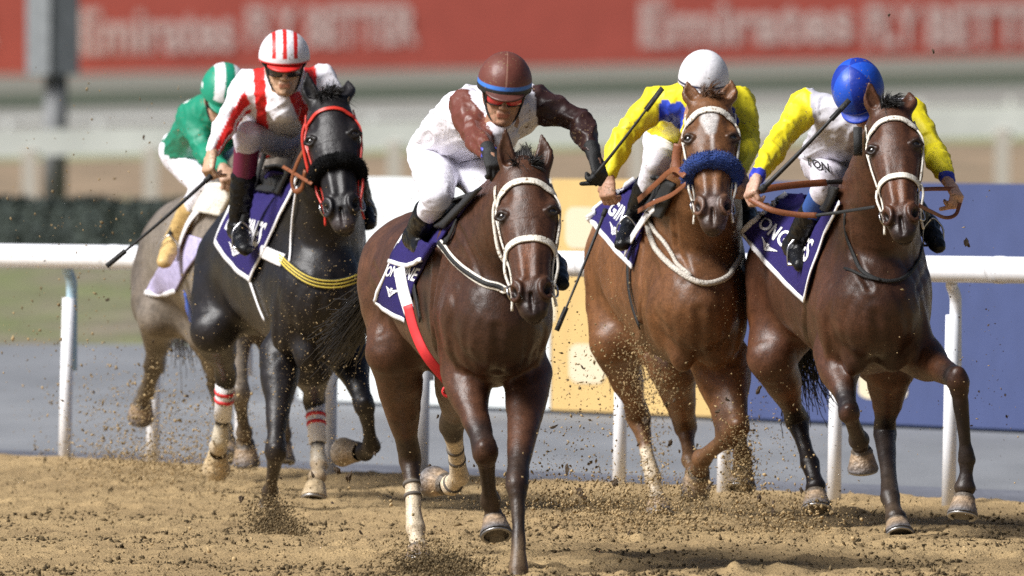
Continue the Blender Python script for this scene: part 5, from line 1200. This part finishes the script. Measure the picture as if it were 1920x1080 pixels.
    def rail_pt(x): b = base(x); D = b[1]-.10; return P(x, ry(x), D)
    mb = MB(); mb.tube([rail_pt(x) for x in np.linspace(-260, 2300, 90)], .058, k=20); mb.build('rail_tube', wp, rl)
    for x in (-60, 206, 560, 1098, 1450, 1868):
        a = rail_pt(x); b = rail_pt(x+14); mb = MB(); mb.tube([a, b], .0605, k=20); mb.build('rail_joint', wp, rl)
    for k_, x in enumerate(xs_):
        b = base(x); t = rail_pt(x); s = b[1]/FP; lean = 8*s
        mb = MB(); p = [b+[0, 0, -.05], b+[lean*.4, 0, .35], b+[lean, 0, (t[2]-.20)]]; mb.tube(p, [.031, .030, .030], k=14); mb.build('post', wp, rl)
        mb = MB(); c = b+[lean, 0, t[2]-.20]; mb.tube(catmull([c+[.014, .012, -.35], c+[.014, .012, 0], c+[.012, .0, .08], c+[-.005, -.03, .13], t+[.02, .0, -.045]], 6), .026, k=12); mb.build('curved_arm', wp2 if k_ < 4 else wp, rl)
    # ---- advertising boards
    bt = lambda x: (330+(x-565)*(345-330)/1365, 748+(x-565)*(806-748)/1365)
    def board(x0, x1, m, label, cat='advertising board'):
        y0t, y0b = bt(x0); y1t, y1b = bt(x1); a, c = gp(x0, y0b), gp(x1-3, y1b); ta, tc = P(x0, y0t, a[1]), P(x1-3, y1t, c[1]); t = empty('advertising_board', (a+c)/2, label, cat, 'advertising boards')
        d = nrm(c-a); nn = np.array([d[1], -d[0], 0]); nn = nn if nn[1] < 0 else -nn; V = []
        for q in (a, c, tc, ta): V += [q+nn*.02, q-nn*.02]
        F = [(0, 2, 4, 6), (1, 7, 5, 3), (0, 1, 3, 2), (2, 3, 5, 4), (4, 5, 7, 6), (6, 7, 1, 0)]; mesh_obj('panel', V, F, m, t, smooth=False)
        mb = MB()
        for f in (.15, .5, .85): p = a*(1-f)+c*f; mb = MB(); mb.hull(p-nn*.04, (p+np.array([0, 0, ta[2]*.9]))-nn*.04, .04, .04, (1, 0, 0)); mb.build('stake', M['metal'], t)
        def pt(u, v, o): return (a*(1-u)+c*u)*(1-v)+(ta*(1-u)+tc*u)*v+nn*o
        return t, pt
    def patch(t, pt, u0, v0, u1, v1, m, name='printed_block', n=4, rr=.25):
        V = []; 
        for cu, cv, s0 in ((u1, v1, 0), (u0, v1, 1), (u0, v0, 2), (u1, v0, 3)):
            su, sv = (u1-u0)*rr, (v1-v0)*rr; ox = cu-(su if cu == u1 else -su); oy = cv-(sv if cv == v1 else -sv)
            for i in range(n+1): a = (s0+i/n)*math.pi/2; V.append(pt(ox+math.cos(a)*su, oy+math.sin(a)*sv, .024))
        mesh_obj(name, V, [tuple(range(len(V)))], m, t, smooth=False)
    wb = mat('board_white', (.62, .65, .645), .5, nscale=2, namt=.03); yb = mat('board_yellow', (.55, .375, .145), .5, nscale=2, namt=.05); bb = mat('board_blue', (.052, .070, .165), .5, nscale=2, namt=.06)
    pw = mat('board_print', (.60, .52, .36), .5)
    board(565, 1040, wb, 'white advertising board behind the two leftmost leading horses')
    t, pt = board(1040, 1390, yb, 'yellow advertising board with pale printed blocks behind the chestnut horse')
    patch(t, pt, .08, .70, .26, .88, pw); patch(t, pt, .10, .12, .30, .29, pw); patch(t, pt, -.0, .38, .03, .62, pw); patch(t, pt, .62, .20, .80, .42, pw)
    t, pt = board(1390, 2500, bb, 'deep blue advertising board behind the right-hand bay horse')
    patch(t, pt, .215, .10, .30, .22, pw)
    # ---- far white rail with wide band
    D0_, D1_ = 226, 227
    fr = empty('far_rail', gp(960, 365), 'far white rail with a deep band crossing behind the riders', 'rail', None); fpost = mat('far_post', (.50, .46, .40), .6); fw = mat('far_white', (.68, .70, .66), .6, nscale=.5, namt=.12)
    def fpt(x, y): D = D0_+(D1_-D0_)*x/1920; return P(x, y, D)
    mb = MB(); A1, A2 = fpt(-900, 268+19), fpt(2900, 268-57); mb.hull(A1, A2, 50*D0_/FP, .06, (0, 0, 1)); mb.build('rail_band', fw, fr, smooth=False)
    for x in range(-400, 2500, 228):
        x += 55-56; D = D0_+(D1_-D0_)*x/1920; t = fpt(x, 285-40*x/1920); mb = MB(); mb.hull([t[0], t[1], -.1], t+[0, 0, .02], .16, .12, (1, 0, 0)); mb.build('post', fpost, fr, smooth=False)
    D2 = 330; f2 = empty('far_rail', gp(960, 230), 'thin pale rail further off, between the dark turf line and the deep-banded rail', 'rail')
    mb = MB(); mb.hull(P(-900, 233, D2), P(2900, 190, D2+2), .07, .05, (0, 0, 1)); mb.build('rail_tube', fw, f2, smooth=False)
    for x in range(-500, 2600, 171): mb = MB(); t = P(x, 225-43*x/1920, D2); mb.hull([t[0], t[1], -.1], t, .08, .05, (1, 0, 0)); mb.build('post', fw, f2, smooth=False)
    # ---- hedge behind the rail on the left
    hd = []
    hm = mat('hedge_leaves', (.020, .030, .026), .8, nscale=8, namt=.3, col2=(.034, .046, .036)); mb = MB(); D = 178
    rs = np.random.RandomState(5); a, c = P(-500, 470, D+6), P(520, 470, D-2); n = 24000
    u = rs.rand(n); Pq = a[None]*(1-u[:, None])+c[None]*u[:, None]; top = CAMZ-378*D/FP; Pq[:, 2] = rs.rand(n)**.8*top*(1+.03*np.sin(u*40)); Pq[:, 1] += rs.randn(n)*.25
    V = Pq[:, None, :]+rs.randn(n, 3, 3)*.03; F = np.arange(n*3).reshape(n, 3); o = mesh_obj('hedge', V.reshape(-1, 3), F, hm, smooth=False); tag(o, 'dark clipped hedge behind the rail on the left', 'hedge')
    core = MB(); core.hull([a[0], a[1]+.1, top*.46], [c[0], c[1]+.1, top*.46], top*.9, .5, (0, 0, 1)); q = core.build('hedge_core', hm, o, smooth=False); q.location = Vector(); q.data.transform(Matrix.Translation(Vector((0, 0, 0))))
    # ---- red banner
    redm = mat('banner_red', (.60, .125, .090), .6, nscale=.4, namt=.07); bw_ = mat('banner_print', (.84, .62, .56), .6)
    bl, brr = P(-1200, extend(147, 104, -1200), 640), P(3200, extend(147, 104, 3200), 660); H_ = 6.0
    bn = empty('advertising_banner', (bl+brr)/2, 'long red banner with pale lettering across the far side of the course', 'banner')
    d = nrm(brr-bl); nn = np.array([d[1], -d[0], 0]); nn = nn if nn[1] < 0 else -nn; up = np.array([0, 0, 1.])
    mb = MB(); mb.hull(bl+up*H_/2, brr+up*H_/2, H_, .2, up); mb.build('banner_cloth', redm, bn, smooth=False)
    def btext(txt, x0, x1, y0, y1, bold, shx=1):
        V, F = text_mesh(txt, bold); V = np.array(V); mn, mx = V.min(0), V.max(0); u = (V[:, 0]-mn[0])/(mx[0]-mn[0]); v = (V[:, 1]-mn[1])/(mx[1]-mn[1]); X_ = x0+(x1-x0)*u; yb_ = y1-(y1-y0)*v; yb_ = yb_-(X_-x0)*43/1920
        out = []
        for x, y in zip(X_, yb_):       # point on the banner plane under that viewing direction
            dr = np.array([(x-960)/FP, 1, -y/FP]); o_ = np.array([0, 0, CAMZ]); t_ = np.dot(bl+nn*.14-o_, nn)/np.dot(dr, nn); out.append(o_+dr*t_)
        mesh_obj('lettering', out, F, bw_, bn, smooth=False)
    btext('Emirates', 150, 440, 18, 102, .03); btext('FLY', 462, 560, 12, 88, .04); btext('BETTER', 575, 782, 12, 88, .04)
    btext('Emirates', 1200, 1600, 4, 88, .03); btext('FLY', 1622, 1725, 10, 88, .04); btext('BETTER', 1738, 2010, 10, 88, .04)
    btext('BETTER', -160, -10, 12, 88, .04); btext('Emirates', 2500, 2800, 12, 96, .03)
    # ---- pole on the left
    pg = mat('pole_dark', (.075, .085, .095), .6, nscale=3); pl = mat('pole_light', (.34, .36, .38), .6, nscale=3)
    D = gd(375); s = D/FP; b = gp(103, 375); pt_ = empty('lamp_post', b, 'grey post with a two-tone column top on the far left', 'post')
    mb = MB(); mb.tube([b, P(105, 140, D)], [.13, .13], k=12); mb.build('pole', mat('pole_mid', (.16, .165, .17), .6), pt_)
    mb = MB(); a = P(102, 140, D)+[0, .0, 0]; mb.box((a[0]-52*s, D-.25, a[2]), (a[0]-8*s, D+.2, a[2]+5)); mb.build('light_face', pl, pt_, smooth=False)
    mb = MB(); mb.box((a[0]-8*s+.002, D-.22, a[2]), (a[0]+46*s, D+.25, a[2]+5)); mb.build('dark_face', pg, pt_, smooth=False)
def spray():
    """sand thrown up by the hooves: one cloud per horse"""
    cr = place.crumbs; rs = np.random
    def cloud(cx, cy, sx, sy, n, D, dd=.5, rmin=.0012, rmax=.006, sh=1, tail=0, p=3):
        n = int(n*2.4); rmin *= .7; rmax *= .85; x = cx+rs.randn(n)*sx; y = cy+rs.randn(n)*sy-np.abs(rs.randn(n))*tail; d = D+rs.randn(n)*dd; r = rmin+(rmax-rmin)*rs.rand(n)**p
        Q = np.array([P(a, b, c) for a, b, c in zip(x, y, d)]); ok = Q[:, 2] > -.01; return Q[ok], r[ok], np.full(ok.sum(), sh)
    sets = {
        'sand and grains thrown up around the grey-brown horse at the back': [(300,800,110,60,1500,95.5,.8,.001,.007),(290,870,90,22,1500,94.5,.8,.002,.010),(130,640,90,150,190,92,1,.003,.011),(260,770,70,60,330,93,.8,.003,.012),(240,330,110,150,90,91,1,.002,.008),(370,520,22,22,20,93,.3,.002,.012),(440,760,40,90,500,93,.5)],
        'sand and grains thrown up around the near-black horse': [(512,985,24,24,1300,86.9,.25,.002,.009,.35),(538,1004,20,15,500,86.2,.2,.003,.010,.5),(500,960,30,26,700,88.5,.3,.002,.008,.8),(560,620,80,130,420,89.6,.25,.001,.0045),(500,780,80,80,300,90,.5),(650,900,60,60,160,90,.5),(450,900,90,60,500,91,.6),(330,850,90,60,500,91,.6,.001,.010)],
        'sand and grains thrown up around the leading bay horse': [(815,1066,42,14,2200,80.9,.15,.002,.010,.35),(800,1040,45,18,900,81.4,.25,.002,.008,.8),(850,1075,30,10,500,80.4,.1,.003,.010,.5),(1000,900,70,90,200,82,1),(1060,740,60,120,130,84,1,.003,.010),(620,640,60,120,260,88,.5,.002,.006),(1010,930,90,40,260,83,.8,.003,.013),(900,980,80,60,200,82,1)],
        'sand and grains thrown up around the chestnut horse': [(1235,640,38,55,1500,88.3,.25,.001,.0075),(1205,720,26,40,500,88.2,.2,.001,.007),(1390,885,15,28,650,87.45,.04,.002,.009),(1385,815,18,18,200,87.4,.05,.002,.007),(1300,905,22,20,140,87.4,.1),(1225,860,16,50,350,89.3,.1,.002,.008),(1110,760,70,110,300,87,.8,.002,.010),(1420,860,60,60,160,86.5,.6,.003,.012),(1150,930,110,30,1300,87,.8,.001,.009),(1350,600,50,120,200,87,.3,.001,.003)],
        'sand and grains thrown up around the right-hand bay horse': [(1180,960,90,28,1300,86,.8,.002,.011),(1400,950,110,22,900,87,.8,.001,.010),(1450,820,60,100,350,88,.8,.001,.006),(1840,700,60,150,90,86,1,.002,.008),(1480,980,60,16,400,86,.5,.002,.012),(1620,700,80,120,160,86,1,.001,.004)]}
    for lab, L in sets.items():
        Qs, Rs, Ss = zip(*[cloud(*l) for l in L]); o = cr('flying_sand', np.vstack(Qs), np.concatenate(Rs), place.crm, sh=np.concatenate(Ss)); tag(o, lab, 'flying sand', kind='stuff')
    # clods big enough to pick out
    C = [(432,842,94),(655,186,88),(830,495,88),(1037,798,84),(1043,988,82.5),(1150,845,86),(1258,832,87),(1150,905,86),(285,640,93),(85,490,92),(270,258,91),(200,560,93),(388,508,93),(352,740,93),(1305,835,88.2),(1205,790,88.2),(1668,27,86),(1752,97,85),(1810,455,85),(1500,920,86),(1085,930,86),(1062,880,85),(1250,760,88),(175,735,93),(545,972,90),(1090,690,85),(1180,1000,85.5),(1420,935,86)]+[(rs.randint(420, 1500), int(rs.choice([760, 830, 880, 930, 960, 985])+rs.randn()*25), 86) for _ in range(34)]
    dm = mat('damp_clod', (.13, .088, .052), .9, nscale=60, namt=.4, bump=.8, bscale=120); first = None
    for k, (x, y, D) in enumerate(C):
        if first is None or k % 5 == 0:
            mb = MB(); sphere(mb, (0, 0, 0), 1, 9, 6); V = np.vstack(mb.V); V *= (1+.35*rs.randn(len(V), 1))*[1.2, .9, .7]; mb.V = [V]; first = mb.build('dirt_clod', dm, smooth=False); o = first
        else: o = first.copy(); COL.objects.link(o)
        o.location = Vector(P(x, y, D)); q = .005+.009*rs.rand()**2; o.scale = (q*(1+rs.rand()), q, q*(.7+.6*rs.rand())); o.rotation_euler = tuple(rs.rand(3)*6)
        tag(o, 'small dark clod of damp sand flying through the air', 'clod', 'clods of sand in the air')
import time, sys; T0 = time.time()
place(); print('place', time.time()-T0)
build_h3(); r3 = rider3(); print('3', time.time()-T0)
for b, r in ((build_h5, rider5), (build_h4, rider4), (build_h2, rider2), (build_h1, rider1)):
    H, sd = b(); R_ = r(); stirrup(sd, R_, 0); stirrup(sd, R_, 1); print(b.__name__, time.time()-T0)
spray(); print('all', time.time()-T0)
